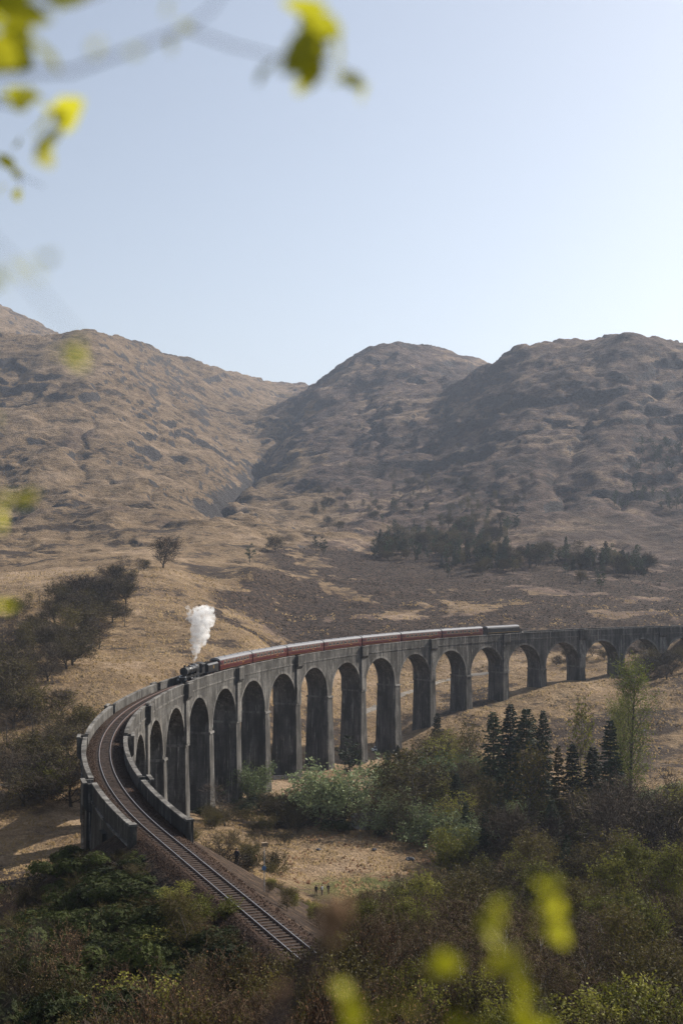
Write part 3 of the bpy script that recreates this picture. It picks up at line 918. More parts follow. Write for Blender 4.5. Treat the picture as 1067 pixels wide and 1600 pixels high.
def tender():
    t = empty("tender")
    tag(t, "black tender heaped with coal between steam locomotive and first maroon coach", "tender")
    prf = [(-1.3, 1.2), (-1.3, 2.75), (-1.0, 3.1), (-0.95, 3.1), (-0.9, 2.8), (0.9, 2.8), (0.95, 3.1), (1.0, 3.1), (1.3, 2.75), (1.3, 1.2)]
    MB().xprism(prf, -3.3, 3.2).build("body", M['black'], t)
    mb = MB()
    cr = random.Random(2)
    for i in range(220):
        x, y = cr.uniform(-1.6, 3.1), cr.uniform(-0.85, 0.85)
        r = cr.uniform(0.1, 0.22)
        mb.box((x, y, 2.9 + 0.45 * (1 - abs(y)) * (0.6 + 0.4 * math.sin(x)) + cr.uniform(-0.05, 0.1)), (r, r * 1.2, r), 0, cr.uniform(0, 3), 0.7)
    mb.box((0.75, 0, 2.75), (4.7, 1.8, 0.5))
    mb.build("coal", M['coal'], t)
    MB().box((0, 0, 1.05), (6.9, 1.6, 0.35)).build("frame", M['smokebox'], t)
    for sd in (1, -1):
        e = MB()   # small gilt emblem: a rampant beast over a wheel, reduced to its mass
        e.tube([(-0.1, sd * 1.305, 2.05), (-0.1, sd * 1.315, 2.05)], 0.20, 14)
        e.box((-0.1, sd * 1.31, 2.38), (0.34, 0.02, 0.16)); e.box((0.06, sd * 1.31, 2.52), (0.12, 0.02, 0.16)); e.box((-0.22, sd * 1.31, 2.24), (0.09, 0.02, 0.2))
        e.build("emblem", M['straw'], t)
        MB().tube([(-3.3, sd * 0.87, 1.05), (-3.6, sd * 0.87, 1.05), (-3.62, sd * 0.87, 1.05), (-3.68, sd * 0.87, 1.05)], [0.1, 0.1, 0.24, 0.24], 12).build("buffer", M['steelgrey'], t)
    wheels(t, WH_MID, (2.3, 0.0, -2.3), 0.62)
    return t

def coach(idx):
    t = empty("coach")
    L = 19.6
    sidep = [(-1.28, 1.05), (-1.37, 1.6), (-1.39, 2.1), (-1.33, 2.9), (-1.27, 3.22)]
    prf = sidep + [(-y, z) for y, z in sidep[::-1]]
    MB().xprism(prf, -L / 2, L / 2).build("body", M['maroon'], t)
    rp = [(1.31 * math.cos(a), 3.2 + 0.62 * math.sin(a) ** 0.9) for a in [math.pi * i / 12 for i in range(13)]]
    rf = MB().xprism(rp, -L / 2 - 0.05, L / 2 + 0.05).build("roof", M['roofgrey'], t)
    vent = MB().box((0, 0, 0), (0.42, 0.3, 0.16), 0, 0, 0.7).mesh("roof_ventilator", M['roofgrey'])
    for i in range(10):
        link("roof_ventilator", vent, rf, (-8.6 + i * 1.9, 0.42 if i % 2 else -0.42, 3.83 - 0.03))
    big = MB().box((0, 0, 0), (1.22, 0.05, 0.84)).mesh("window", M['glass'])
    sml = MB().box((0, 0, 0), (0.46, 0.05, 0.66)).mesh("window", M['glass'])
    frm = MB()
    for z in (-0.39, 0.39): frm.box((0, 0, z), (1.34, 0.04, 0.05))
    for x in (-0.65, 0.65): frm.box((x, 0, 0), (0.05, 0.04, 0.74))
    frm.box((0, 0, 0.14), (1.2, 0.035, 0.035))
    frm = frm.mesh("window_frame", M['cream'])
    door = MB().box((0, 0, 0), (0.72, 0.03, 2.0)).mesh("door", M['maroon'])
    line = MB().box((0, 0, 0), (L - 0.2, 0.02, 0.022)).mesh("lining", M['straw'])
    brd = MB().box((0, 0, 0), (1.1, 0.02, 0.10)).mesh("lettering", M['straw'])
    for sd in (1, -1):
        tilt = sd * 0.075
        for k in range(8):
            x = -7.0 + k * 2.0
            o = link("window", big, t, (x, sd * 1.352, 2.62)); o.rotation_euler = (tilt, 0, 0)
            f = link("window_frame", frm, o, (0, sd * 0.02, 0))
        for x in (-9.1, -0.02 + 8.7, 9.35):
            o = link("window", sml, t, (x, sd * 1.352, 2.62)); o.rotation_euler = (tilt, 0, 0)
        for x in (-9.1, 0.0, 8.9):
            o = link("door", door, t, (x, sd * 1.372, 1.95)); 
        link("lining", line, t, (0, sd * 1.40, 2.08)); link("lining", line, t, (0, sd * 1.345, 1.22))
        link("lettering", brd, t, (3.0 if idx % 2 else -4.0, sd * 1.40, 1.75))
    for e in (1, -1):
        g = MB().box((e * (L / 2 + 0.18), 0, 2.35), (0.34, 1.15, 2.1)); g.build("gangway", M['smokebox'], t)
        for sd in (1, -1):
            MB().tube([(e * L / 2, sd * 0.87, 1.08), (e * (L / 2 + 0.28), sd * 0.87, 1.08), (e * (L / 2 + 0.30), sd * 0.87, 1.08), (e * (L / 2 + 0.34), sd * 0.87, 1.08)], [0.09, 0.09, 0.22, 0.22], 10).build("buffer", M['steelgrey'], t)
        b = MB()
        for sd in (1, -1): b.box((e * 6.9, sd * 0.98, 0.55), (3.4, 0.14, 0.3))
        b.box((e * 6.9, 0, 0.6), (0.7, 2.0, 0.3))
        bg_ = b.build("bogie", M['smokebox'], t)
        wheels(bg_, WH_SM, (e * 6.9 - 1.25, e * 6.9 + 1.25), 0.47, 0.75)
    MB().box((0.3, 0, 0.72), (5.2, 2.2, 0.5)).build("underframe_box", M['smokebox'], t)
    return t

def diesel():
    t = empty("diesel_locomotive")
    tag(t, "dark diesel locomotive with pale roof and short noses at the tail of the train", "locomotive")
    sidep = [(-1.25, 1.0), (-1.34, 1.4), (-1.34, 2.9), (-1.2, 3.25)]
    prf = sidep + [(-y, z) for y, z in sidep[::-1]]
    MB().xprism(prf, -7.6, 7.6).build("body", M['black'], t)
    rp = [(1.22 * math.cos(a), 3.24 + 0.50 * math.sin(a)) for a in [math.pi * i / 10 for i in range(11)]]
    rf = MB().xprism(rp, -7.5, 7.5).build("roof", M['roofgrey'], t)
    mb = MB()
    for x in (-3.0, -1.5, 0.2, 2.6): mb.tube([(x, 0, 3.68), (x, 0, 3.8)], 0.38, 12)
    mb.build("roof_fan", M['steelgrey'], rf)
    for e in (1, -1):
        vs = [(e * 7.6, y, z) for y, z in ((-1.2, 1.0), (1.2, 1.0), (1.2, 2.55), (-1.2, 2.55))] + [(e * 9.1, y, z) for y, z in ((-1.0, 1.0), (1.0, 1.0), (0.95, 2.3), (-0.95, 2.3))]
        nz = recalc(MB().add(vs, [(0, 1, 2, 3), (4, 5, 6, 7), (0, 1, 5, 4), (1, 2, 6, 5), (2, 3, 7, 6), (3, 0, 4, 7)]).build("nose", M['black'], t))
        MB().box((e * 9.12, 0, 1.7), (0.03, 1.5, 0.9)).build("warning_panel", M['straw'], nz)
        for y in (-0.55, 0.55): MB().box((e * 7.62, y, 2.92), (0.05, 0.85, 0.45)).build("windscreen", M['glass'], t)
        for sd in (1, -1):
            MB().box((e * 6.9, sd * 1.345, 2.75), (0.7, 0.03, 0.5)).build("window", M['glass'], t)
            MB().box((e * 6.1, sd * 1.345, 2.1), (0.5, 0.02, 1.8)).build("door", M['black'], t)
            MB().tube([(e * 9.1, sd * 0.87, 1.1), (e * 9.45, sd * 0.87, 1.1), (e * 9.47, sd * 0.87, 1.1), (e * 9.5, sd * 0.87, 1.1)], [0.1, 0.1, 0.23, 0.23], 10).build("buffer", M['steelgrey'], t)
        b = MB()
        for sd in (1, -1): b.box((e * 5.2, sd * 1.0, 0.6), (4.6, 0.15, 0.4))
        bo = b.build("bogie", M['smokebox'], t)
        wheels(bo, WH_SM, (e * 5.2 - 1.8, e * 5.2, e * 5.2 + 1.8), 0.47)
    for sd in (1, -1):
        MB().box((0, sd * 1.35, 1.55), (14.6, 0.02, 0.07)).build("lining", M['straw'], t)
        for x in (-3.5, 0, 3.5): MB().box((x, sd * 1.345, 2.5), (1.6, 0.03, 0.7)).build("grille", M['smokebox'], t)
    MB().box((0, 0, 0.7), (4.0, 2.3, 0.6)).build("fuel_tank", M['smokebox'], t)
    return t

S_TR = (A0 - 2.8771) * RAD
lo = steam_loco(); place_on_line(lo, S_TR - 20.6, S_TR - 8.4)
td = tender(); place_on_line(td, S_TR - 7.4, S_TR - 0.5)
c0 = coach(0)
ordn = ["first", "second", "third", "fourth", "fifth", "sixth", "last"]
for i in range(7):
    c = c0 if i == 0 else copy_tree(c0)
    lab = {0: "maroon coach with grey roof next behind the black tender", 6: "maroon coach with grey roof next to the dark diesel locomotive"}.get(i, ordn[i] + " maroon coach with grey roof counted from the steam locomotive")
    tag(c, lab, "coach", "maroon coaches of the steam train")
    place_on_line(c, S_TR + 20.3 * i + 0.2, S_TR + 20.3 * (i + 1) - 0.2)
dl = diesel(); place_on_line(dl, S_TR + 20.3 * 7 + 0.3, S_TR + 20.3 * 7 + 18.9)

# ------------------------------------------------------------------ steam plume (a closed cloud with a real volume)
def steam():
    import bmesh
    ch = lo.matrix_basis @ Vector((-0.9, 0, 3.75))
    bm = bmesh.new()
    sr = random.Random(11)
    D = 262.0
    spine = [(303.5, 1034, 2.2), (304.0, 1028, 3.2), (304.8, 1022, 4.6), (306, 1015, 7), (308.5, 1007, 9.5), (311, 999, 12), (313, 990, 14.5), (316, 980, 17), (317, 970, 18), (318, 960, 17), (325, 952, 12), (312, 956, 12), (301, 963, 8), (297, 953, 5.5), (294, 945, 4), (334, 962, 6)]
    base = px(303.5, 1034, D)
    off = ch - base
    for u, v, r in spine:
        k = 1 if r < 6 else int(3 + r * 0.75)
        for j in range(k):
            c = px(u, v, D) + off
            rr = r / 1911 * D
            if k > 1:
                a = Vector((sr.gauss(0, 1), sr.gauss(0, 1), sr.gauss(0, 1))).normalized()
                c = c + a * rr * 0.72
                rr *= sr.uniform(0.30, 0.55)
            m = Matrix.Translation(c) @ Matrix.Scale(rr, 4)
            bmesh.ops.create_icosphere(bm, subdivisions=2, radius=1.0, matrix=m)
            if k > 1 and j == 0:
                bmesh.ops.create_icosphere(bm, subdivisions=2, radius=1.0, matrix=Matrix.Translation(px(u, v, D) + off) @ Matrix.Scale(r / 1911 * D * 0.8, 4))
    me = bpy.data.meshes.new("steam_plume"); bm.to_mesh(me); bm.free()
    for v in me.vertices: v.co -= ch
    n = N("steam")
    pv = n.n("VolumePrincipled")
    pv.inputs["Color"].default_value = (0.985, 0.985, 0.985, 1)
    pv.inputs["Anisotropy"].default_value = 0.2
    f = n.noise(n.pos(obj=True), 0.9, 4, 0.6)
    dn = n.ramp(f, [(0.42, (0.0, 0.0, 0.0)), (0.60, (1, 1, 1))])
    n.l(n.math('MULTIPLY', dn, 1.25), pv.inputs["Density"])
    n.l(pv.outputs[0], n.out.inputs[1])
    me.materials.append(n.mat)
    o = link("steam_plume", me, None, ch)
    rm = o.modifiers.new("remesh", 'REMESH'); rm.mode = 'VOXEL'; rm.voxel_size = 0.16; rm.use_smooth_shade = True
    for nm, sz, st in (("puffs", 1.1, 0.95), ("fine", 0.4, 0.3)):
        tx = bpy.data.textures.new(nm, 'CLOUDS'); tx.noise_scale = sz; tx.noise_depth = 3
        d = o.modifiers.new(nm, 'DISPLACE'); d.texture = tx; d.strength = st; d.texture_coords = 'LOCAL'
    tag(o, "white plume of steam rising from the top of the steam locomotive", "steam")
steam()

# ------------------------------------------------------------------ trees and shrubs
def rv(r, s=1.0):
    return Vector((r.gauss(0, s), r.gauss(0, s), r.gauss(0, s)))

class Tree:
    """Grows a trunk mesh (trunk and limbs) and a crown mesh (twigs and leaves)."""
    def __init__(self, seed):
        self.r = random.Random(seed)
        self.t, self.c = MB(), MB()
    def ribbon(self, pts, w0, w1):
        r = self.r
        side = rv(r).normalized()
        n = len(pts); b = len(self.c.v)
        for i, p in enumerate(pts):
            d = (pts[min(i + 1, n - 1)] - pts[max(i - 1, 0)])
            s = d.cross(side)
            s = s.normalized() if s.length > 1e-6 else Vector((1, 0, 0))
            w = w0 + (w1 - w0) * i / (n - 1)
            self.c.v.append(tuple(p - s * w)); self.c.v.append(tuple(p + s * w))
        for i in range(n - 1):
            k = b + 2 * i
            self.c.f.append((k, k + 1, k + 3, k + 2)); self.c.m.append(0)
    def leaf(self, p, size, droop=0.0, asp=0.55):
        r = self.r
        a = rv(r).normalized(); a.z -= droop; a.normalize()
        s = a.cross(rv(r)).normalized() * size * asp * 0.5
        b = len(self.c.v)
        e = p + a * size
        m = p + a * size * 0.5
        self.c.v += [tuple(p), tuple(m + s), tuple(e), tuple(m - s)]
        self.c.f.append((b, b + 1, b + 2, b + 3)); self.c.m.append(1)
    def path(self, p, d, L, n, wob, trop):
        pts = [p.copy()]; d = d.normalized()
        for i in range(n):
            d = (d + rv(self.r, wob) + Vector((0, 0, trop / n))).normalized()
            p = p + d * (L / n); pts.append(p)
        return pts
    def grow(self, p, d, L, rad, lev, P):
        q = P['lv'][lev]
        n = q.get('seg', 4)
        pts = self.path(p, d, L, n, q.get('wob', 0.12), q.get('trop', 0.0))
        last = lev == len(P['lv']) - 1
        if q.get('tube'):
            self.t.tube(pts, [max(rad * (1 - 0.85 * i / n), 0.006) for i in range(n + 1)], q['tube'], 0, False)
        else:
            self.ribbon(pts, q.get('w', 0.02), q.get('w', 0.02) * 0.35)
        if q.get('leaves'):
            for k in range(q['leaves']):
                f = self.r.uniform(0.15, 1.0) * n
                i = min(int(f), n - 1)
                b = pts[i].lerp(pts[i + 1], f - i)
                self.leaf(b + rv(self.r, q.get('spread', 0.05)), P['leaf'] * self.r.uniform(0.6, 1.3), P.get('ldroop', 0.2), P.get('asp', 0.55))
        if last: return
        nx = P['lv'][lev + 1]
        cnt = q['n']
        f0, f1 = q.get('f0', 0.3), q.get('f1', 1.0)
        az = self.r.uniform(0, 6.28)
        for k in range(cnt):
            fr_ = f0 + (f1 - f0) * (k + self.r.random() * 0.9) / cnt
            f = min(fr_, 0.999) * n
            i = min(int(f), n - 1)
            b = pts[i].lerp(pts[i + 1], f - i)
            dd = (pts[i + 1] - pts[i]).normalized()
            az += 2.4 + self.r.uniform(-0.5, 0.5)
            ax = dd.cross(Vector((0.13, 0.27, 1)) if abs(dd.z) < 0.95 else Vector((1, 0, 0))).normalized()
            side = Matrix.Rotation(az, 3, dd) @ ax
            an = R_(q.get('ang', 45) + self.r.uniform(-12, 12))
            nd = dd * math.cos(an) + side * math.sin(an)
            sh = q.get('shape')
            kL = 1.0
            if sh == 'cone': kL = max(0.12, 1.08 - fr_)
            elif sh == 'round': kL = 0.35 + 0.75 * math.sin(math.pi * min(1, max(0.05, (fr_ - f0) / (f1 - f0) * 0.85 + 0.12)))
            elif sh == 'oval': kL = 0.45 + 0.6 * math.sin(math.pi * min(1, max(0.08, (fr_ - f0) / (f1 - f0) * 0.9 + 0.08)))
            LL = nx['len'] * kL * self.r.uniform(0.75, 1.2)
            self.grow(b, nd, LL, max(rad * (1 - 0.8 * fr_) * q.get('rr', 0.55), 0.01), lev + 1, P)
    def meshes(self, name, tm, cm):
        return (self.t.mesh(name + "_trunk", tm, True), self.c.mesh(name + "_crown", cm))

def gen(seed, P, name, tm, cm):
    t = Tree(seed)
    for k in range(P.get('stems', 1)):
        a = t.r.uniform(0, 6.28); o = P.get('srad', 0) * math.sqrt(t.r.random())
        lean = P.get('lean', 0.05)
        d = Vector((math.cos(a) * lean * t.r.uniform(0.4, 1.4), math.sin(a) * lean * t.r.uniform(0.4, 1.4), 1))
        t.grow(Vector((math.cos(a) * o, math.sin(a) * o, -0.25)), d, P['h'] * t.r.uniform(0.82, 1.0), P['rad'], 0, P)
    tr, cr = t.meshes(name, tm, cm)
    H = max(max((v.co.z for v in cr.vertices), default=1), 1)
    return dict(trunk=tr, crown=cr, H=H)

def P_birch(leaves, h=11, leaf=0.14, twn=7):
    return dict(h=h, rad=0.14, leaf=leaf, ldroop=0.5, stems=1, lv=[
        dict(seg=8, wob=0.05, tube=5, n=22, f0=0.18, ang=42, shape='oval', rr=0.45),
        dict(len=3.1, seg=5, wob=0.10, trop=0.45, tube=3, n=9, f0=0.2, ang=40, rr=0.5),
        dict(len=1.5, seg=4, wob=0.12, trop=-0.1, w=0.026, n=twn, f0=0.15, ang=38),
        dict(len=0.95, seg=3, wob=0.12, trop=-0.9, w=0.017, leaves=leaves, spread=0.07)])
def P_birch_far(leaves, h=11, leaf=0.3):
    return dict(h=h, rad=0.16, leaf=leaf, ldroop=0.5, asp=0.7, stems=1, lv=[
        dict(seg=8, wob=0.05, tube=5, n=20, f0=0.16, ang=42, shape='oval', rr=0.5),
        dict(len=3.1, seg=4, wob=0.10, trop=0.45, tube=3, n=8, f0=0.2, ang=42, rr=0.5),
        dict(len=1.5, seg=3, wob=0.14, trop=-0.3, w=0.034, n=3, f0=0.2, ang=38, leaves=max(0, leaves - 1), spread=0.12),
        dict(len=0.9, seg=2, wob=0.14, trop=-0.9, w=0.024, leaves=leaves, spread=0.15)])
def P_oak_far(leaves=0, h=9):
    return dict(h=h * 0.62, rad=0.26, leaf=0.26, stems=1, lv=[
        dict(seg=6, wob=0.10, tube=6, n=13, f0=0.2, ang=58, shape='round', rr=0.6),
        dict(len=4.0, seg=6, wob=0.16, trop=0.55, tube=4, n=9, f0=0.25, ang=45, rr=0.5),
        dict(len=1.9, seg=4, wob=0.18, trop=0.3, tube=3, n=7, f0=0.2, ang=42, rr=0.6),
        dict(len=1.1, seg=3, wob=0.18, trop=0.25, w=0.035, n=2, f0=0.2, ang=42),
        dict(len=0.7, seg=2, wob=0.18, trop=0.2, w=0.028, leaves=leaves, spread=0.1)])
def P_willow_far(h=8):
    q = P_willow(h); q['leaf'] = 0.34; q['asp'] = 0.5
    q['lv'][2] = dict(q['lv'][2], leaves=6, spread=0.22, w=0.02)
    return q
def P_oak(leaves=0, h=9):
    return dict(h=h * 0.62, rad=0.24, leaf=0.13, stems=1, lv=[
        dict(seg=6, wob=0.10, tube=6, n=13, f0=0.22, ang=58, shape='round', rr=0.6),
        dict(len=4.0, seg=6, wob=0.16, trop=0.55, tube=4, n=9, f0=0.25, ang=45, rr=0.5),
        dict(len=1.9, seg=4, wob=0.18, trop=0.3, tube=3, n=8, f0=0.2, ang=42, rr=0.5),
        dict(len=1.0, seg=3, wob=0.18, trop=0.25, w=0.022, n=5, f0=0.15, ang=45),
        dict(len=0.7, seg=2, wob=0.18, trop=0.2, w=0.016, leaves=leaves, spread=0.08)])
def P_scrub(leaves=1, h=4.2, stems=11, leaf=0.11):
    return dict(h=h, rad=0.04, leaf=leaf, stems=stems, srad=1.0, lean=0.38, lv=[
        dict(seg=6, wob=0.09, tube=4, n=12, f0=0.15, ang=35, rr=0.5),
        dict(len=1.35, seg=4, wob=0.12, trop=0.35, w=0.022, n=7, f0=0.15, ang=38),
        dict(len=0.62, seg=3, wob=0.14, trop=0.15, w=0.015, leaves=leaves, spread=0.06)])
def P_willow(h=8):
    return dict(h=h * 0.75, rad=0.12, leaf=0.20, asp=0.42, ldroop=0.1, stems=7, srad=0.8, lean=0.55, lv=[
        dict(seg=6, wob=0.10, tube=5, n=13, f0=0.15, ang=45, rr=0.5),
        dict(len=2.2, seg=5, wob=0.13, trop=0.5, tube=3, n=8, f0=0.2, ang=40, rr=0.5),
        dict(len=1.0, seg=3, wob=0.14, trop=0.2, w=0.012, leaves=12, spread=0.14)])
def P_aspen():
    return dict(h=24, rad=0.30, leaf=0.25, ldroop=0.2, stems=1, lean=0.01, lv=[
        dict(seg=12, wob=0.02, tube=6, n=46, f0=0.14, ang=38, shape='oval', rr=0.35),
        dict(len=5.2, seg=5, wob=0.09, trop=0.75, tube=3, n=10, f0=0.2, ang=40, rr=0.5),
        dict(len=1.6, seg=3, wob=0.13, trop=0.2, w=0.016, n=4, f0=0.2, ang=40),
        dict(len=0.8, seg=2, wob=0.13, trop=0.0, w=0.014, leaves=4, spread=0.2)])

def spruce(seed, h=20, base=4.7, needle='needle', gappy=0.0):
    t = Tree(seed); r = t.r
    t.t.tube([(0, 0, -0.3), (0.05, 0, h * 0.5), (0, 0.03, h)], [0.26, 0.15, 0.02], 6, 0, False)
    z = h * 0.06
    while z < h * 0.985:
        f = z / h
        rad = base * (1 - f) ** 0.8 * r.uniform(0.75, 1.12) + 0.12
        nb = 7 if f < 0.85 else 5
        a0 = r.uniform(0, 6.28)
        for k in range(nb):
            if r.random() < gappy: continue
            a = a0 + 6.283 * k / nb + r.uniform(-0.35, 0.35)
            L = rad * r.uniform(0.7, 1.15)
            d = Vector((math.cos(a), math.sin(a), 0.10))
            pts = t.path(Vector((0, 0, z)), d, L, 4, 0.04, -0.35 if f < 0.7 else 0.2)
            t.ribbon(pts, 0.05, 0.015)
            m = int(10 + L * 9.0)
            for j in range(m):
                g = r.uniform(0.12, 1.0) * 4
                i = min(int(g), 3); p = pts[i].lerp(pts[i + 1], g - i)
                dd = (pts[i + 1] - pts[i]).normalized()
                sd = dd.cross(Vector((0, 0, 1))) * r.choice((-1, 1))
                ax = (dd * r.uniform(0.3, 0.9) + sd * r.uniform(0.2, 1.0) + Vector((0, 0, r.uniform(-0.75, 0.10)))).normalized()
                s = ax.cross(rv(r)).normalized() * r.uniform(0.09, 0.17)
                e = p + ax * r.uniform(0.45, 0.95) * (0.6 + 0.4 * (1 - f))
                b = len(t.c.v); mm = p.lerp(e, 0.45)
                t.c.v += [tuple(p), tuple(mm + s), tuple(e), tuple(mm - s)]
                t.c.f.append((b, b + 1, b + 2, b + 3)); t.c.m.append(1)
        z += (0.40 + 0.30 * (1 - f)) * r.uniform(0.8, 1.2)
    tr, cr = t.meshes("spruce", M['bark_dark'], [M['twig_dark'], M[needle]])
    return dict(trunk=tr, crown=cr, H=h)

def pine(seed, h=11):
    t = Tree(seed); r = t.r
    lean = Vector((r.uniform(-0.05, 0.05), r.uniform(-0.05, 0.05), 1))
    pts = t.path(Vector((0, 0, -0.2)), lean, h * 0.95, 7, 0.03, 0)
    t.t.tube(pts, [0.2 * (1 - 0.8 * i / 7) for i in range(8)], 5, 0, False)
    for k in range(26):
        f = r.uniform(0.22, 1.0); g = f * 7; i = min(int(g), 6)
        p = pts[i].lerp(pts[i + 1], g - i)
        a = r.uniform(0, 6.28)
        L = (2.5 * math.sin(math.pi * min(1, (f - 0.1) / 0.95)) + 0.5) * r.uniform(0.7, 1.1)
        bp = t.path(p, Vector((math.cos(a), math.sin(a), 0.35)), L, 4, 0.1, 0.3)
        t.t.tube(bp, [0.05, 0.04, 0.03, 0.02, 0.01], 3, 0, False)
        for j in range(int(16 + L * 12)):
            g2 = r.uniform(0.3, 1.0) * 4; i2 = min(int(g2), 3)
            q = bp[i2].lerp(bp[i2 + 1], g2 - i2) + rv(r, 0.22)
            t.leaf(q, r.uniform(0.3, 0.55), -0.4, 0.5)
    tr, cr = t.meshes("pine", M['bark_dark'], [M['twig_dark'], M['needle_pine']])
    return dict(trunk=tr, crown=cr, H=h)

def rhodo(seed, w=3.0, h=2.2):
    t = Tree(seed); r = t.r
    lobes = [(Vector((r.uniform(-0.6, 0.6) * w, r.uniform(-0.6, 0.6) * w, r.uniform(0.25, 0.6) * h)), r.uniform(0.45, 0.75)) for _ in range(8)]
    for c, k in lobes:
        t.t.tube([(0, 0, -0.2), (c.x * 0.5, c.y * 0.5, c.z * 0.6), tuple(c)], [0.06, 0.04, 0.02], 4, 0, False)
        for j in range(105):
            d = rv(r).normalized(); d.z = abs(d.z) * 0.9 - 0.15
            p = c + Vector((d.x * k * w * 0.55, d.y * k * w * 0.55, d.z * k * h * 0.75)) * (r.random() ** 0.3)
            t.ribbon([p - d * 0.35, p], 0.012, 0.008)
            for q in range(6):   # a whorl of long glossy leaves
                a = 6.283 * q / 6 + r.uniform(-0.3, 0.3)
                tx = d.cross(Vector((0.2, 0.1, 1))).normalized(); ty = d.cross(tx)
                ax = (tx * math.cos(a) + ty * math.sin(a) + d * r.uniform(-0.1, 0.5)).normalized()
                s = ax.cross(d).normalized() * 0.036
                L = r.uniform(0.11, 0.19); b = len(t.c.v); m = p + ax * L * 0.5 + d * 0.02
                t.c.v += [tuple(p), tuple(m + s), tuple(p + ax * L), tuple(m - s)]
                t.c.f.append((b, b + 1, b + 2, b + 3)); t.c.m.append(1)
    tr, cr = t.meshes("rhododendron", M['bark_dark'], [M['twig_dark'], M['leaf_gloss']])
    return dict(trunk=tr, crown=cr, H=h)

PR = {}
PR['birch_bare'] = [gen(s, P_birch(1, 10, 0.10), "birch", M['bark_grey'], [M['twig_brown'], M['leaf_olive']]) for s in (1, 2, 3)]
PR['birch_russet'] = [gen(s, P_birch(1, 9, 0.09), "birch", M['bark_grey'], [M['twig_red'], M['leaf_olive']]) for s in (31, 32)]
PR['birch_green'] = [gen(s, P_birch(5, 11, 0.21), "birch", M['bark_grey'], [M['twig_brown'], M['leaf_spring']]) for s in (4, 5)]
PR['birch_olive'] = [gen(s, P_birch(4, 11, 0.20), "birch", M['bark_grey'], [M['twig_brown'], M['leaf_olive']]) for s in (6, 7)]
PR['birch_white'] = [gen(s, dict(P_birch(1, 9, 0.09, 5), stems=4, srad=0.7, lean=0.34, rad=0.13), "birch", M['bark_birch'], [M['twig_red'], M['leaf_spring']]) for s in (8, 9)]
PR['oak_bare'] = [gen(s, P_oak(0), "oak", M['bark_dark'], [M['twig_dark'], M['leaf_olive']]) for s in (11, 12, 13)]
PR['oak_bud'] = [gen(s, P_oak(2), "oak", M['bark_dark'], [M['twig_dark'], M['leaf_olive']]) for s in (14, 15)]
PR['scrub_brown'] = [gen(s, P_scrub(2, 4.2, 11, 0.13), "shrub", M['bark_grey'], [M['twig_brown'], M['leaf_olive']]) for s in (16, 17, 18)]
PR['scrub_russet'] = [gen(s, P_scrub(1, 3.6), "shrub", M['bark_dark'], [M['twig_red'], M['leaf_dry']]) for s in (19, 20)]
PR['scrub_green'] = [gen(s, P_scrub(5, 3.8, 11, 0.20), "shrub", M['bark_grey'], [M['twig_brown'], M['leaf_spring']]) for s in (21, 22)]
PR['scrub_olive'] = [gen(s, P_scrub(4, 4.0, 11, 0.19), "shrub", M['bark_grey'], [M['twig_brown'], M['leaf_olive']]) for s in (23, 24)]
PR['willow'] = [gen(s, P_willow(), "willow", M['bark_grey'], [M['twig_brown'], M['leaf_willow']]) for s in (25, 26)]
PR['aspen'] = [gen(27, P_aspen(), "aspen", M['bark_dark'], [M['twig_brown'], M['leaf_lime']])]
PR['spruce'] = [spruce(41, 20, 4.7, 'needle', 0.06), spruce(42, 20, 3.5, 'needle', 0.16), spruce(43, 20, 5.8, 'needle', 0.02), spruce(45, 20, 4.2, 'needle_pine', 0.28)]
PR['larch'] = [spruce(44, 18, 2.8, 'leaf_olive', 0.25)]
PR['pine'] = [pine(s) for s in (51, 52, 53)]
PR['rhodo'] = [rhodo(s) for s in (61, 62, 63)]

PR['birch_bare_far'] = [gen(s, P_birch_far(0), "birch", M['bark_grey'], [M['twig_brown'], M['leaf_olive']]) for s in (71, 72, 73)]
PR['birch_green_far'] = [gen(s, P_birch_far(2), "birch", M['bark_grey'], [M['twig_brown'], M['leaf_spring']]) for s in (74, 75)]
PR['birch_olive_far'] = [gen(s, P_birch_far(2), "birch", M['bark_grey'], [M['twig_brown'], M['leaf_olive']]) for s in (76, 77, 78)]
PR['oak_bare_far'] = [gen(s, P_oak_far(0), "oak", M['bark_dark'], [M['twig_dark'], M['leaf_olive']]) for s in (79, 80, 81)]
PR['oak_bud_far'] = [gen(s, P_oak_far(1), "oak", M['bark_dark'], [M['twig_dark'], M['leaf_olive']]) for s in (82, 83)]
PR['willow_far'] = [gen(s, P_willow_far(), "willow", M['bark_grey'], [M['twig_brown'], M['leaf_willow']]) for s in (84, 85)]
KIND = dict(birch_bare="leafless_birch", birch_russet="leafless_birch", birch_green="budding_birch", birch_olive="budding_birch", birch_white="white_birch", oak_bare="oak_tree", oak_bud="oak_tree",
            scrub_brown="leafless_shrub", scrub_russet="leafless_shrub", scrub_green="budding_shrub", scrub_olive="budding_shrub", willow="willow_tree", aspen="aspen_tree", spruce="spruce_tree", larch="larch_tree", pine="pine_tree", rhodo="rhododendron_bush")
CAT = dict(leafless_birch="tree", budding_birch="tree", white_birch="tree", oak_tree="tree", leafless_shrub="shrub", budding_shrub="shrub", willow_tree="tree", aspen_tree="tree", spruce_tree="tree", larch_tree="tree", pine_tree="tree", rhododendron_bush="bush")
PLACED = []
tr_rng = random.Random(99)
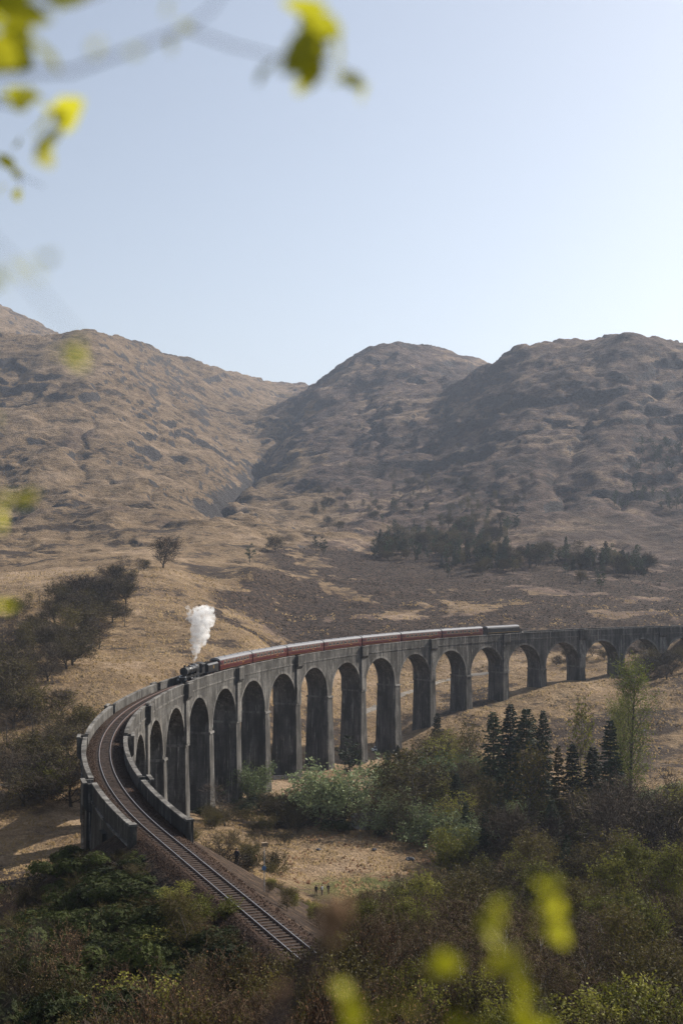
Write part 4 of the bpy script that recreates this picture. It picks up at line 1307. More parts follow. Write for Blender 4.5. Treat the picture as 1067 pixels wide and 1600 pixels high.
def plant(kind, x, y, h, label, group=None, wide=1.0, z=None, variant=None, sink=0.1):
    pk = kind + '_far' if y > 175 and kind + '_far' in PR else kind
    p = PR[pk][tr_rng.randrange(len(PR[pk])) if variant is None else variant]
    z = gz(x, y) if z is None else z
    o = empty(KIND[kind], (x, y, z - sink), tr_rng.uniform(0, 6.28))
    s = h / p['H']
    o.scale = (s * wide, s * wide, s)
    tag(o, label, CAT[KIND[kind]], group)
    link("trunk", p['trunk'], o)
    link("crown" if CAT[KIND[kind]] == "tree" else "foliage", p['crown'], o)
    PLACED.append((x, y, h))
    return o
def plant_uv(kind, u, vtop, d, hmax, label, group=None, wide=1.0, variant=None, vbase=None):
    """Stand a plant at distance d under picture column u, as tall as the photograph shows it."""
    q = px(u, vtop, d)
    z = gz(q.x, q.y)
    h = min(max(q.z - z, 1.0), hmax)
    return plant(kind, q.x, q.y, h, label, group, wide, z, variant)

# single trees and bushes one can point to
for a in (("willow", 540, 1184, 256, 18, "big pale grey-green willow in the middle of the valley meadow edge", 1.35),
          ("willow", 500, 1212, 262, 14, "pale willow on the left flank of the big grey-green willow", 1.2),
          ("birch_olive", 588, 1180, 252, 18, "yellowish birch touching the right side of the big willow", 0.8),
          ("birch_olive", 655, 1160, 248, 20, "broad brownish olive birch right of the big willow", 1.45),
          ("birch_bare", 628, 1190, 262, 16, "grey bare tree between the willow and the broad brownish tree", 1.1),
          ("willow", 396, 1182, 288, 20, "bright green willow standing before the tallest piers", 0.95),
          ("birch_bare", 352, 1215, 250, 14, "brown thicket tree at the foot of the viaduct left of the willows", 1.3),
          ("oak_bud", 432, 1228, 262, 12, "dull green bushy tree before the pier feet", 1.2),
          ("scrub_olive", 465, 1240, 256, 10, "low olive bush left of the big willow", 1.5),
          ("oak_bud", 436, 1150, 322, 20, "dark tree seen through the tall arch", 0.9),
          ("pine", 548, 1148, 316, 18, "flat dark pine growing under the arches above the willow", 1.3),
          ("spruce", 683, 1112, 335, 26, "dark spruce at the pier foot left of the yellow birches", 1.0),
          ("birch_olive", 735, 1118, 305, 24, "yellow-green birch in front of the low piers", 0.85),
          ("birch_green", 706, 1132, 312, 22, "slim pale birch beside the dark spruce at the pier", 0.8),
          ("spruce", 770, 1110, 272, 30, "dark spruce, leftmost of the row right of centre", 1.25),
          ("spruce", 797, 1098, 282, 32, "tallest dark spruce of the row right of centre", 1.25),
          ("spruce", 822, 1104, 276, 30, "dark spruce third in the row right of centre", 1.25),
          ("spruce", 848, 1108, 270, 30, "dark spruce at the right end of the row right of centre", 0.9),
          ("birch_olive", 818, 1145, 238, 24, "tall drooping yellow-olive birch in front of the dark spruces", 0.95),
          ("birch_olive", 775, 1200, 232, 20, "smaller yellow-olive birch at the foot of the spruces", 0.9),
          ("willow", 748, 1222, 226, 10, "pale low willow bush before the dark spruces", 1.3),
          ("scrub_green", 703, 1262, 214, 9, "small bright green bush at the wood edge", 1.0),
          ("birch_green", 905, 1076, 262, 34, "pale green slender birch left of the tall airy tree", 0.62),
          ("spruce", 952, 1120, 246, 30, "dark pointed spruce just left of the tall airy tree", 1.25),
          ("spruce", 893, 1158, 240, 26, "shorter dark spruce below the slender pale birch", 1.25),
          ("spruce", 925, 1165, 236, 26, "dark spruce between two taller spruces on the right", 1.25),
          ("larch", 872, 1160, 236, 24, "grey thin larch beside the dark spruces", 0.8),
          ("aspen", 984, 1013, 250, 40, "tallest tree, airy and lime green, rising before the far arches", 1.0),
          ("aspen", 968, 1075, 262, 30, "second airy lime tree behind the tallest one", 0.8),
          ("oak_bare", 985, 1195, 205, 18, "crooked leafless oak on the right below the tall airy tree", 1.1),
          ("birch_bare", 1042, 1195, 225, 20, "bare brown birch at the right edge before the meadow", 1.0),
          ("birch_bare", 1015, 1212, 218, 18, "bare brown birch beside the crooked oak", 1.0),
          ("birch_bare", 940, 1215, 200, 16, "bare grey birch before the dark spruces", 1.1),
          ("birch_olive", 842, 1288, 170, 16, "rounded yellow-olive birch in the middle of the right wood", 1.2),
          ("birch_green", 992, 1292, 152, 18, "tall yellow-green birch in the right wood with visible stem", 0.95),
          ("birch_green", 958, 1318, 150, 16, "yellow-green birch leaning beside the taller one on the right", 0.9),
          ("birch_green", 1048, 1300, 140, 18, "yellow-green birch at the right edge of the wood", 1.0),
          ("scrub_olive", 995, 1478, 92, 9, "large rounded olive-brown bush in the lower right corner", 1.5),
          ("scrub_olive", 925, 1500, 94, 8, "rounded brownish bush left of the lower right corner bush", 1.4),
          ("birch_white", 738, 1362, 108, 14, "white-stemmed birch clump leaning among brown twigs", 1.05),
          ("birch_white", 690, 1385, 104, 13, "slim white-stemmed birch left of the larger white birch clump", 1.0),
          ("birch_white", 805, 1395, 100, 12, "white-stemmed birch behind the blurred yellow leaves", 1.0),
          ("birch_white", 570, 1440, 92, 9, "low white-stemmed birch near the end of the rails", 0.9),
          ("scrub_green", 545, 1545, 70, 5, "bright green shrub at the bottom of the picture", 1.4),
          ("scrub_green", 250, 1530, 72, 5, "green-tinged shrub at the bottom left of centre", 1.4),
          ("oak_bare", 255, 834, 600, 20, "lone round leafless tree on the golden hillside", 1.15),
          ("scrub_green", 76, 1168, 262, 9, "light green bush in the dark thicket left of the viaduct", 1.1),
          ("oak_bare", 330, 1262, 158, 9, "dark spreading bare tree beside the end of the wing wall", 1.6)):
    k, u, vt, d, hm, lab, w = a
    plant_uv(k, u, vt, d, hm, lab, None, w)

for i_, (u_, v_, d_) in enumerate(((1012, 1020, 416), (1030, 1008, 424), (1048, 1012, 420), (1064, 1005, 430), (1040, 1035, 408), (1078, 1010, 420))):
    plant_uv("oak_bud" if i_ % 2 else "oak_bare", u_, v_, d_, 15, "dark tree before the last arches, " + ["leftmost of the clump", "second from left", "in the middle", "near the picture edge", "lowest in front", "cut by the picture edge"][i_], "trees before the last arches", 1.3)
for i_, (u_, v_, d_) in enumerate(((868, 1022, 462), (884, 1012, 470), (900, 1018, 455), (925, 1006, 470), (944, 1012, 462), (962, 1003, 475), (985, 1008, 465), (1005, 1000, 478), (845, 1026, 470), (1026, 1004, 470))):
    plant_uv("oak_bud" if i_ % 3 else "oak_bare", u_, v_, d_, 11, "dark bushy tree behind the far arches, " + ["first", "second", "third", "fourth", "fifth", "sixth", "seventh", "eighth", "nearest the diesel", "ninth"][i_] + (" from left" if i_ != 8 else ""), "trees behind the far arches", 1.5)
# dark leafless wood along the burn on the left
G = "leafless trees along the burn on the left"
LB = "dark leafless tree in the wood along the left burn"
wr = random.Random(5)
for u, d, vt in ((222, 575, 868), (205, 560, 872), (190, 545, 872), (172, 530, 876), (160, 510, 884), (205, 525, 885), (180, 500, 892), (148, 490, 892), (125, 480, 895), (160, 470, 905), (195, 490, 905),
                 (105, 465, 900), (88, 452, 905), (130, 448, 912), (150, 440, 925), (175, 455, 930), (65, 440, 915), (45, 430, 922), (100, 425, 925), (125, 415, 935), (75, 410, 935), (25, 415, 930),
                 (150, 405, 955), (100, 395, 950), (55, 395, 945), (30, 385, 955), (130, 385, 970), (80, 375, 968), (5, 380, 950), (110, 365, 990), (45, 365, 985), (15, 352, 992), (75, 350, 1005), (-10, 350, 985), (35, 335, 1020), (5, 325, 1030)):
    for kk in range(1 + (wr.random() < 0.8)):
        plant_uv(wr.choice(("oak_bare", "oak_bud", "oak_bud", "birch_bare", "birch_olive")), u + wr.uniform(-6, 6) + kk * wr.uniform(-16, 16), vt + wr.uniform(-9, 7) + kk * 8, d + kk * wr.uniform(-18, 8), 18, LB, G, wr.uniform(1.15, 1.6))
G2 = "thicket below the left burn"
LB2 = "brown leafless thicket tree on the lower left beyond the viaduct"
for u, d, vt in ((60, 312, 1062), (100, 318, 1070), (20, 305, 1068), (85, 300, 1095), (120, 305, 1092), (50, 292, 1100), (10, 290, 1105), (105, 288, 1120), (75, 280, 1130), (35, 280, 1132), (0, 275, 1130), (118, 278, 1140),
                 (95, 268, 1160), (55, 265, 1168), (15, 262, 1165), (115, 258, 1185), (35, 255, 1190), (-5, 252, 1195)):
    plant_uv(wr.choice(("oak_bare", "birch_bare", "scrub_brown", "oak_bud", "scrub_olive")), u + wr.uniform(-4, 4), vt + wr.uniform(-3, 5), d, 13, LB2, G2, 1.6)

# the woods in the foreground
VN = [(-200, 1385), (0, 1375), (100, 1365), (190, 1345), (235, 1378), (300, 1415), (350, 1440), (400, 1475), (440, 1492), (480, 1494), (520, 1462), (570, 1415), (640, 1385), (700, 1372), (800, 1345), (900, 1330), (1067, 1300), (1300, 1290)]
VM = [(-200, 1300), (280, 1300), (330, 1318), (342, 1364), (440, 1370), (485, 1408), (525, 1408), (560, 1388), (640, 1362), (690, 1315), (740, 1290), (850, 1275), (1067, 1255), (1300, 1240)]
def interp(tab, u):
    for (a, va), (b, vb) in zip(tab[:-1], tab[1:]):
        if a <= u <= b: return va + (vb - va) * (u - a) / (b - a)
    return tab[-1][1]
def uof(x, y): return 533.5 + 1911 * x / y
def free(x, y, r):
    return all((x - a) ** 2 + (y - b) ** 2 > r * r for a, b, c in PLACED[-400:])
def lat_of(x, y):
    sx, sy = x - P0[0], y - P0[1]
    return sx * -math.cos(A0) + sy * -math.sin(A0), sx * T0[0] + sy * T0[1]
def scatter(region, n, kinds, label, group, hr, tab, rmin, wide=(0.9, 1.4), keep=4.6, seed=1):
    r = random.Random(seed)
    made = tries = 0
    while made < n and tries < n * 40:
        tries += 1
        x0, x1, y0, y1 = region
        y = y0 + (y1 - y0) * r.random(); x = r.uniform(x0, x1) * (y / y1 if x1 > 0 and False else 1)
        u = uof(x, y)
        if u < -60 or u > 1130: continue
        lat, s = lat_of(x, y)
        if s < 6 and abs(lat) < keep: continue
        if s >= 0 and abs(math.hypot(x - CX, y - CY) - RAD) < 6.5: continue
        if not free(x, y, rmin): continue
        z = gz(x, y)
        zmax = CAMZ - (interp(tab, u) - 861.5) / 1911 * y
        k = r.choice(kinds)
        h = min(r.uniform(*hr), zmax - z)
        if h < 0.9: continue
        if lat > 0 and s < 6 and k == 'rhodo': k = 'scrub_brown'
        lb = label[k] if isinstance(label, dict) else label
        gp = group[k] if isinstance(group, dict) else group
        plant(k, x, y, h, lb, gp, r.uniform(*wide) * (1.0 if h > 2.5 else 1.35), z)
        made += 1
    return made
# left of the track
LL = dict(rhodo="dark glossy evergreen rhododendron on the bank left of the rails", scrub_brown="brown twiggy shrub on the near bank left of the rails", scrub_russet="russet twiggy shrub on the near bank left of the rails",
          scrub_olive="olive twiggy shrub on the near bank left of the rails", scrub_green="greenish shrub on the near bank left of the rails", birch_bare="brown bare sapling on the near bank left of the rails", birch_russet="russet bare sapling on the near bank left of the rails")
LG = {k: v.replace(" on the near", "s on the near").replace(" on the bank", "s on the bank") for k, v in LL.items()}
scatter((-24, -4, 84, 120), 62, ["rhodo"] * 6 + ["scrub_olive"], LL, LG, (1.6, 3.2), VN, 1.5, (0.9, 1.3), 3.6, 1)
scatter((-40, -14, 84, 128), 60, ["scrub_brown", "scrub_olive", "rhodo", "scrub_russet", "scrub_brown"], LL, LG, (2.0, 3.6), VN, 1.9, (1.0, 1.4), 4.4, 2)
scatter((-34, 2, 54, 88), 90, ["scrub_brown", "scrub_russet", "scrub_olive", "scrub_brown", "birch_russet", "rhodo"], LL, LG, (2.4, 4.4), VN, 1.6, (0.9, 1.3), 4.4, 3)
for u_, v_, d_ in ((470, 1474, 76), (492, 1470, 74), (512, 1462, 76), (532, 1450, 78), (452, 1496, 73), (432, 1512, 72), (505, 1500, 68), (478, 1510, 69), (540, 1490, 70)):
    plant_uv("birch_russet" if u_ % 4 else "scrub_olive", u_, v_, d_, 8, LL["birch_russet"] if u_ % 4 else LL["scrub_olive"], LG["birch_russet"] if u_ % 4 else LG["scrub_olive"], 1.0)
scatter((-9, 3, 50, 84), 46, ["scrub_brown", "scrub_russet", "scrub_olive", "birch_russet"], LL, LG, (4.0, 6.5), VN, 1.1, (0.7, 1.0), 2.3, 33)
scatter((-30, -14, 112, 146), 30, ["rhodo", "scrub_olive", "scrub_brown"], LL, LG, (1.6, 3.4), [(-200, 1320), (120, 1322), (200, 1322), (300, 1400), (1300, 1400)], 1.6, (1.0, 1.4), 3.6, 34)
# right of the track
RL = dict(scrub_brown="brown leafless shrub in the wood right of the rails", scrub_russet="russet leafless shrub in the wood right of the rails", scrub_olive="olive budding shrub in the wood right of the rails", scrub_green="greenish shrub in the wood right of the rails",
          birch_bare="brown leafless birch in the wood right of the rails", birch_russet="russet leafless birch in the wood right of the rails", birch_olive="olive budding birch in the wood right of the rails", birch_green="yellow-green birch in the wood right of the rails",
          oak_bare="dark leafless oak in the wood right of the rails", oak_bud="dark budding oak in the wood right of the rails", spruce="dark spruce deep in the wood right of the rails", birch_white="white-stemmed birch in the wood right of the rails")
RG = {k: "wood right of the rails: " + v for k, v in RL.items()}
scatter((-2, 30, 56, 96), 85, ["scrub_brown", "scrub_green", "scrub_olive", "birch_russet", "scrub_brown", "scrub_olive", "birch_olive"], RL, RG, (2.6, 5.0), VN, 1.7, (0.9, 1.3), 4.2, 4)
scatter((-12, 45, 92, 135), 80, ["birch_bare", "birch_olive", "scrub_olive", "birch_green", "birch_russet", "oak_bare", "birch_olive", "birch_white"], RL, RG, (5.0, 11.0), VM, 3.0, (0.95, 1.3), 4.6, 5)
scatter((-16, 60, 132, 182), 70, ["birch_bare", "oak_bare", "birch_green", "birch_olive", "oak_bud", "birch_green", "birch_olive"], RL, RG, (5.5, 13), VM, 4.0, (1.0, 1.3), 5, 6)
scatter((22, 75, 180, 235), 50, ["birch_bare", "oak_bare", "birch_green", "oak_bud", "birch_olive", "spruce", "birch_olive"], RL, RG, (6, 13), [(-200, 1290), (600, 1290), (680, 1262), (760, 1230), (850, 1222), (1067, 1200), (1300, 1200)], 4.2, (1.0, 1.3), 5, 7)
scatter((-34, -6, 128, 200), 40, ["scrub_brown", "scrub_olive", "scrub_russet", "scrub_green"], RL, RG, (1.5, 3.5), [(-200, 1310), (280, 1312), (300, 1320), (340, 1364), (425, 1368), (480, 1406), (530, 1406), (1300, 1406)], 2.2, (1.0, 1.5), 5, 8)
for i_, (u_, v_, d_) in enumerate(((640, 1402, 92), (668, 1440, 86), (712, 1398, 94), (760, 1418, 88), (722, 1468, 80), (604, 1448, 84), (862, 1470, 84), (905, 1440, 92))):
    plant_uv("birch_white", u_, v_, d_, 12, "white-stemmed birch, " + ["tall and slim, up left of the blurred yellow leaves", "short, left of the blurred yellow leaves", "with crossing stems above the blurred yellow leaves", "half hidden by the blurred yellow leaves", "low, between two blurred leaf clumps", "nearest the end of the rails", "behind the rightmost blurred leaf", "right of all blurred leaves"][i_], "white birches in the near wood", 1.0)
VV = [(-200, 1230), (560, 1230), (600, 1172), (650, 1146), (700, 1132), (735, 1140), (752, 1200), (770, 1240), (860, 1240), (900, 1252), (970, 1252), (1010, 1225), (1067, 1215), (1300, 1220)]
scatter((10, 75, 232, 330), 85, ["birch_bare", "oak_bud", "birch_olive", "birch_olive", "birch_green", "spruce", "birch_green", "willow"], dict(RL, willow="pale willow in the wood right of the rails"), dict(RG, willow="wood right of the rails: pale willows"), (7, 15), VV, 4.0, (1.1, 1.5), 5, 17)
# low growth along the ballast edge
scatter((-22, 0, 84, 124), 40, ["scrub_olive", "scrub_brown", "scrub_russet"], LL, LG, (0.9, 1.7), VN, 0.9, (1.3, 1.8), 2.9, 18)
scatter((-14, 6, 84, 132), 80, ["scrub_olive", "scrub_brown", "scrub_green"], RL, RG, (0.9, 2.6), [(-200, 1310), (285, 1312), (330, 1338), (380, 1374), (440, 1412), (520, 1455), (1300, 1400)], 0.8, (1.2, 1.7), 2.9, 19)
scatter((-24, -3, 126, 172), 34, ["scrub_olive", "scrub_brown", "scrub_green", "scrub_brown"], RL, RG, (1.5, 4.0), [(-200, 1300), (290, 1298), (332, 1325), (342, 1364), (425, 1366), (480, 1404), (1300, 1404)], 1.4, (1.0, 1.4), 4, 20)
# bushes along the pier feet
FL = dict(scrub_brown="brown bush in the thicket at the pier feet", scrub_olive="olive bush in the thicket at the pier feet", oak_bud="dull bushy tree in the thicket at the pier feet", birch_bare="bare tree in the thicket at the pier feet", rhodo="low dark bush in the thicket at the pier feet", scrub_green="green bush in the thicket at the pier feet")
FG = {k: v.replace(" in the", "s in the") for k, v in FL.items()}
scatter((-32, 20, 246, 300), 60, ["scrub_brown", "scrub_olive", "oak_bud", "birch_bare", "rhodo"], FL, FG, (2.5, 6.5), [(-200, 1262), (290, 1262), (340, 1245), (400, 1235), (450, 1232), (560, 1225), (700, 1215), (1300, 1215)], 3.0, (1.1, 1.6), 5, 9)
scatter((-30, -10, 205, 250), 16, ["scrub_brown", "scrub_olive"], FL, FG, (2.0, 4.5), [(-200, 1268), (300, 1268), (345, 1285), (380, 1290), (1300, 1295)], 3.0, (1.1, 1.6), 5, 10)
# pines and birches on the hillside behind
HP = "dark pine in the plantation strip on the hillside above the viaduct"
HB = "small pale birch scattered on the mountainside"
def hill(kind, pts, label, group, hr, seed, spread=6):
    r = random.Random(seed)
    for u, v in pts:
        p = hit(u + r.uniform(-spread, spread), v + r.uniform(-spread, spread) * 0.5, 450, 2600)
        if p is None: continue
        plant(kind if isinstance(kind, str) else r.choice(kind), p.x, p.y, r.uniform(*hr), label, group, r.uniform(0.9, 1.35), p.z)
r = random.Random(77)
pts = []
for k in range(125):
    u = r.uniform(590, 810); pts.append((u, 868 + 22 * ((u - 590) / 220) - r.uniform(0, 34) * (0.35 + 0.65 * math.sin(math.pi * (u - 575) / 240)) + 6))
for k in range(55):
    u = r.uniform(825, 1015); pts.append((u, 885 + 18 * (u - 825) / 190 - r.uniform(0, 18)))
pts += [(r.gauss(715, 65), r.gauss(845, 18)) for k in range(60)]
hill(["pine", "pine", "oak_bud", "spruce", "birch_olive"], pts, HP.replace("dark pine", "dark tree"), "hillside trees", (6, 15), 1, 6)
pts = [(r.gauss(0, 1) * 75 + 655, r.gauss(0, 1) * 24 + 775) for k in range(60)] + [(r.uniform(490, 640), r.uniform(770, 830)) for k in range(25)] + [(r.uniform(700, 800), r.uniform(790, 835)) for k in range(22)]
hill(["birch_olive", "oak_bud", "birch_bare"], pts, HB, "hillside birches", (6, 11), 2)
pts = [(r.uniform(990, 1080), r.uniform(700, 745)) for k in range(34)] + [(r.uniform(960, 1075), r.uniform(780, 800)) for k in range(22)]
hill("pine", pts, "small dark pine in the far patch at the right edge of the mountainside", "far pines on the right", (8, 13), 3)
hill(["oak_bud", "pine"], [(495, 862), (508, 868), (392, 880), (432, 862), (880, 905), (930, 908), (905, 912), (1003, 905), (752, 900), (700, 905), (940, 985 - 60)], "single small tree at the edge of the burnt heather slope", "single trees by the burnt slope", (8, 13), 4, 3)

# ------------------------------------------------------------------ rough grass and heather on the moor (beyond counting)
def tussocks(name, mat, n, seed, ymin, ymax, size, accept, label):
    g = np.random.default_rng(seed)
    y = np.exp(g.uniform(math.log(ymin), math.log(ymax), n * 2)); x = (g.uniform(-90, 1160, n * 2) - 533.5) / 1911 * y
    ok = accept(x, y)
    x, y = x[ok][:n], y[ok][:n]
    n = len(x)
    z = height(x, y)
    k = 5
    a = g.uniform(0, 6.28, (n, 1)) + np.arange(k)[None] * (2 * np.pi / k)
    s = g.uniform(0.5, 1.4, (n, 1)) * size * (0.7 + y[:, None] / 700)
    rad = s * g.uniform(0.6, 1.2, (n, k))
    vx = x[:, None] + np.cos(a) * rad; vy = y[:, None] + np.sin(a) * rad
    vz = np.repeat((z - 0.25)[:, None], k, 1)
    top = np.stack([x + g.normal(0, 0.25, n) * s[:, 0], y + g.normal(0, 0.25, n) * s[:, 0], z + s[:, 0] * g.uniform(0.35, 0.9, n)], 1)
    V_ = np.concatenate([np.stack([vx, vy, vz], 2), top[:, None]], 1).reshape(-1, 3)
    b = np.arange(n)[:, None] * (k + 1)
    F = np.stack([np.stack([b[:, 0] + i, b[:, 0] + (i + 1) % k, b[:, 0] + k], 1) for i in range(k)], 1).reshape(-1, 3)
    me = bpy.data.meshes.new(name)
    me.vertices.add(len(V_)); me.vertices.foreach_set("co", V_.astype(np.float32).ravel())
    me.loops.add(len(F) * 3); me.polygons.add(len(F))
    me.loops.foreach_set("vertex_index", F.astype(np.int32).ravel())
    me.polygons.foreach_set("loop_start", (np.arange(len(F)) * 3).astype(np.int32))
    me.polygons.foreach_set("loop_total", np.full(len(F), 3, np.int32))
    me.update(calc_edges=True)
    me.materials.append(mat)
    tag(link(name, me), label, kind="stuff")
def clear_line(x, y):
    return (np.abs(np.hypot(x - CX, y - CY) - RAD) > 5) & (line_coords(x, y) > 6)
def acc_burn(x, y):
    nb = fbm(x / 120, y / 120, 3, 91); r_ = np.hypot(x, y)
    b = sstep(-62, -38, x + 18 * nb) * sstep(468, 495, r_ + 22 * nb) * sstep(885, 800, r_ + 40 * nb) * (0.86 - 0.66 * sstep(0.12, 0.72, fbm(x / 40, y / 55, 5, 97, 0.72)))
    return b + 0.25 * gnoise(x / 4, y / 4, 3) > 0.42
tussocks("dry_grass", M['grass_dry'], 42000, 1, 170, 620, 0.42, lambda x, y: clear_line(x, y) & ((~acc_burn(x, y) & (fbm(x / 9, y / 9, 2, 13) > -0.1)) | (fbm(x / 13, y / 17, 3, 29) > 0.38)), "tussocks of dry straw-coloured moor grass")
tussocks("bracken", M['leaf_dry'], 2600, 3, 205, 262, 0.42, lambda x, y: (np.abs((x - 6 - 0.12 * (y - 235)) / 15) < 1) & (fbm(x / 7, y / 7, 2, 23) > -0.05), "reddish brown dead bracken on the meadow bank")
tussocks("heather", M['heather'], 30000, 2, 190, 900, 0.36, lambda x, y: clear_line(x, y) & acc_burn(x, y), "dark clumps of burnt heather on the moor")

# ------------------------------------------------------------------ small things in the valley
def drape(name, pts, w, mat, label, lift=0.12):
    mb = MB(); n = len(pts)
    P_ = []
    for i in range(n - 1):
        for k in range(12): P_.append(Vector(pts[i]).lerp(Vector(pts[i + 1]), k / 12))
    P_.append(Vector(pts[-1]))
    ks = (-1, -0.5, 0, 0.5, 1)
    for i, p in enumerate(P_):
        d = (P_[min(i + 1, len(P_) - 1)] - P_[max(i - 1, 0)]).normalized()
        s = Vector((d.y, -d.x)) * w / 2
        for k in ks:
            x, y = p.x + s.x * k, p.y + s.y * k
            mb.v.append((x, y, gz(x, y) + lift - (0.1 if abs(k) == 1 else 0)))
    for i in range(len(P_) - 1):
        for k in range(4):
            mb.f.append((i * 5 + k, i * 5 + k + 1, i * 5 + k + 6, i * 5 + k + 5)); mb.m.append(0)
    o = mb.build(name, mat)
    tag(o, label, kind="structure")
def xy(u, v, d0=200, d1=900):
    p = hit(u, v, d0, d1); return (p.x, p.y)
drape("path", [xy(560, 1118, 380), xy(632, 1085, 380), xy(690, 1065, 400), xy(740, 1055, 400), xy(800, 1048, 400)], 3.2, M['path'], "pale gravel path passing under the arches")
drape("path", [xy(10, 1232), xy(45, 1218), xy(75, 1212), xy(108, 1220)], 4.0, M['path'], "pale stony path in the valley left of the viaduct")

def person(u, v, d, label, top, legs, hat, arm=0.0, h=1.75):
    q = hit(u + (24 if u < 450 else 0), v, 60, 300); z = gz(q.x, q.y)
    d = q.y
    k = h / 1.75
    sk = [(0, 0, 0.95), (0, 0, 1.2), (0, 0, 1.42), (0, 0, 1.54), (0, 0.02, 1.66),
          (0.2, 0, 1.40), (0.27, 0.02, 1.12), (0.26 + arm * 0.1, 0.10 + arm * 0.2, 0.88 + arm * 0.35),
          (-0.2, 0, 1.40), (-0.27, 0.02, 1.12), (-0.26, 0.10, 0.88),
          (0.10, 0, 0.88), (0.11, 0.03, 0.48), (0.11, 0, 0.08), (0.12, 0.14, 0.04),
          (-0.10, 0, 0.88), (-0.13, -0.04, 0.48), (-0.15, -0.06, 0.08), (-0.16, 0.08, 0.04)]
    ed = [(0, 1), (1, 2), (2, 3), (3, 4), (2, 5), (5, 6), (6, 7), (2, 8), (8, 9), (9, 10), (0, 11), (11, 12), (12, 13), (13, 14), (0, 15), (15, 16), (16, 17), (17, 18)]
    rd = [.17, .16, .17, .065, .105, .08, .055, .04, .08, .055, .04, .10, .07, .05, .045, .10, .07, .05, .045]
    me = bpy.data.meshes.new("person")
    me.from_pydata([(x * k, y * k, zz * k) for x, y, zz in sk], ed, [])
    o = link("person", me, None, (q.x, q.y, z))
    o.rotation_euler = (0, 0, tr_rng.uniform(0, 6.28))
    sm = o.modifiers.new("skin", 'SKIN')
    for i, r in enumerate(rd): me.skin_vertices[0].data[i].radius = (r * k, r * k * (0.75 if i < 3 else 1))
    me.skin_vertices[0].data[0].use_root = True
    sb = o.modifiers.new("sub", 'SUBSURF'); sb.levels = 1; sb.render_levels = 1
    n = N("walker_clothes")
    sp = n.n("SeparateXYZ"); n.l(n.n("TexCoord").outputs["Object"], sp.inputs[0])
    f = n.math('MULTIPLY', sp.outputs[2], 1 / (1.8 * k))
    c = n.ramp(f, [(0.0, (0.03, 0.03, 0.03)), (0.06, legs), (0.52, top), (0.84, (0.45, 0.28, 0.2))], 'CONSTANT')
    me.materials.append(n.surf(n.principled(c, 0.85, 0.2)))
    hb = MB().tube([(0, -0.01, 1.66 * k), (0, -0.01, 1.72 * k), (0, -0.01, 1.77 * k), (0, -0.01, 1.79 * k)], [0.118, 0.115, 0.08, 0.03], 10)
    hb.build("hat", simple("hat_cloth", hat, 0.9), o, True)
    tag(o, label, "person", "walkers watching the train")
DK, JN = (0.02, 0.02, 0.022), (0.03, 0.035, 0.05)
for a in ((346, 1352, 172, "person in dark clothes, leftmost of the group below the rails", (0.03, 0.03, 0.04), DK, DK),
          (357, 1353, 174, "person in dark brown clothes, second from left below the rails", (0.04, 0.028, 0.02), JN, DK),
          (376, 1354, 172, "person in dark coat and pale red hat left of the post", DK, JN, (0.55, 0.28, 0.24)),
          (401, 1356, 180, "person in dark clothes right of the post", (0.03, 0.03, 0.035), DK, DK),
          (411, 1356, 181, "person in black, rightmost of the group by the post", DK, DK, DK),
          (494, 1400, 196, "person in black on the meadow path, leftmost of three", DK, DK, DK),
          (503, 1400, 195, "person in pale grey top on the meadow path", (0.26, 0.28, 0.31), JN, DK),
          (513, 1399, 196, "person in dark coat walking on the meadow path, rightmost of three", (0.03, 0.03, 0.035), DK, DK)):
    person(*a)

# line-side post with lamp box and board
q = px(413, 1396, 112); zb = gz(q.x, q.y)
po = empty("lineside_post", (q.x, q.y, zb)); tag(po, "thin grey lineside post with box on top and blue board", "post")
hp = px(413, 1322, 112).z - zb
MB().tube([(0, 0, -0.3), (0, 0, hp)], 0.035, 8).build("pole", M['galv'], po)
mb = MB().box((0, 0, hp + 0.1), (0.5, 0.32, 0.26), 0, 0.4, 0.8); mb.box((0.0, 0, hp + 0.26), (0.58, 0.4, 0.05), 0, 0.4)
mb.build("lamp_box", M['timber'], po)
MB().tube([(-0.02, -0.07, hp * 0.52), (-0.02, -0.10, hp * 0.52)], 0.21, 18).build("board", M['bluesign'], po)

# white-washed hut among the willows
p = hit(568, 1294, 200, 400)
ht = empty("hut", (p.x, p.y, p.z - 0.1), 0.25); tag(ht, "small whitewashed hut half hidden among the willows", "hut")
mb = MB().xprism([(-1.6, 0), (1.6, 0), (1.6, 2.2), (0, 3.1), (-1.6, 2.2)], -2.2, 2.2); mb.build("wall", M['white'], ht)
for sd in (1, -1):
    vs = [(-2.4, 0, 3.22), (2.4, 0, 3.22), (2.4, sd * 1.9, 2.12), (-2.4, sd * 1.9, 2.12)]
    vs += [(x, y, z - 0.1) for x, y, z in vs]
    recalc(MB().add(vs, [(0, 1, 2, 3), (4, 5, 6, 7), (0, 1, 5, 4), (1, 2, 6, 5), (2, 3, 7, 6), (3, 0, 4, 7)]).build("roof", M['slate'], ht))
dr = MB().box((0.6, -1.62, 0.95), (0.85, 0.06, 1.9)).build("door", M['timber'], ht)
for x in (-1.1, 1.65): MB().box((x, -1.62, 1.35), (0.6, 0.05, 0.7)).build("window", M['glass'], ht)
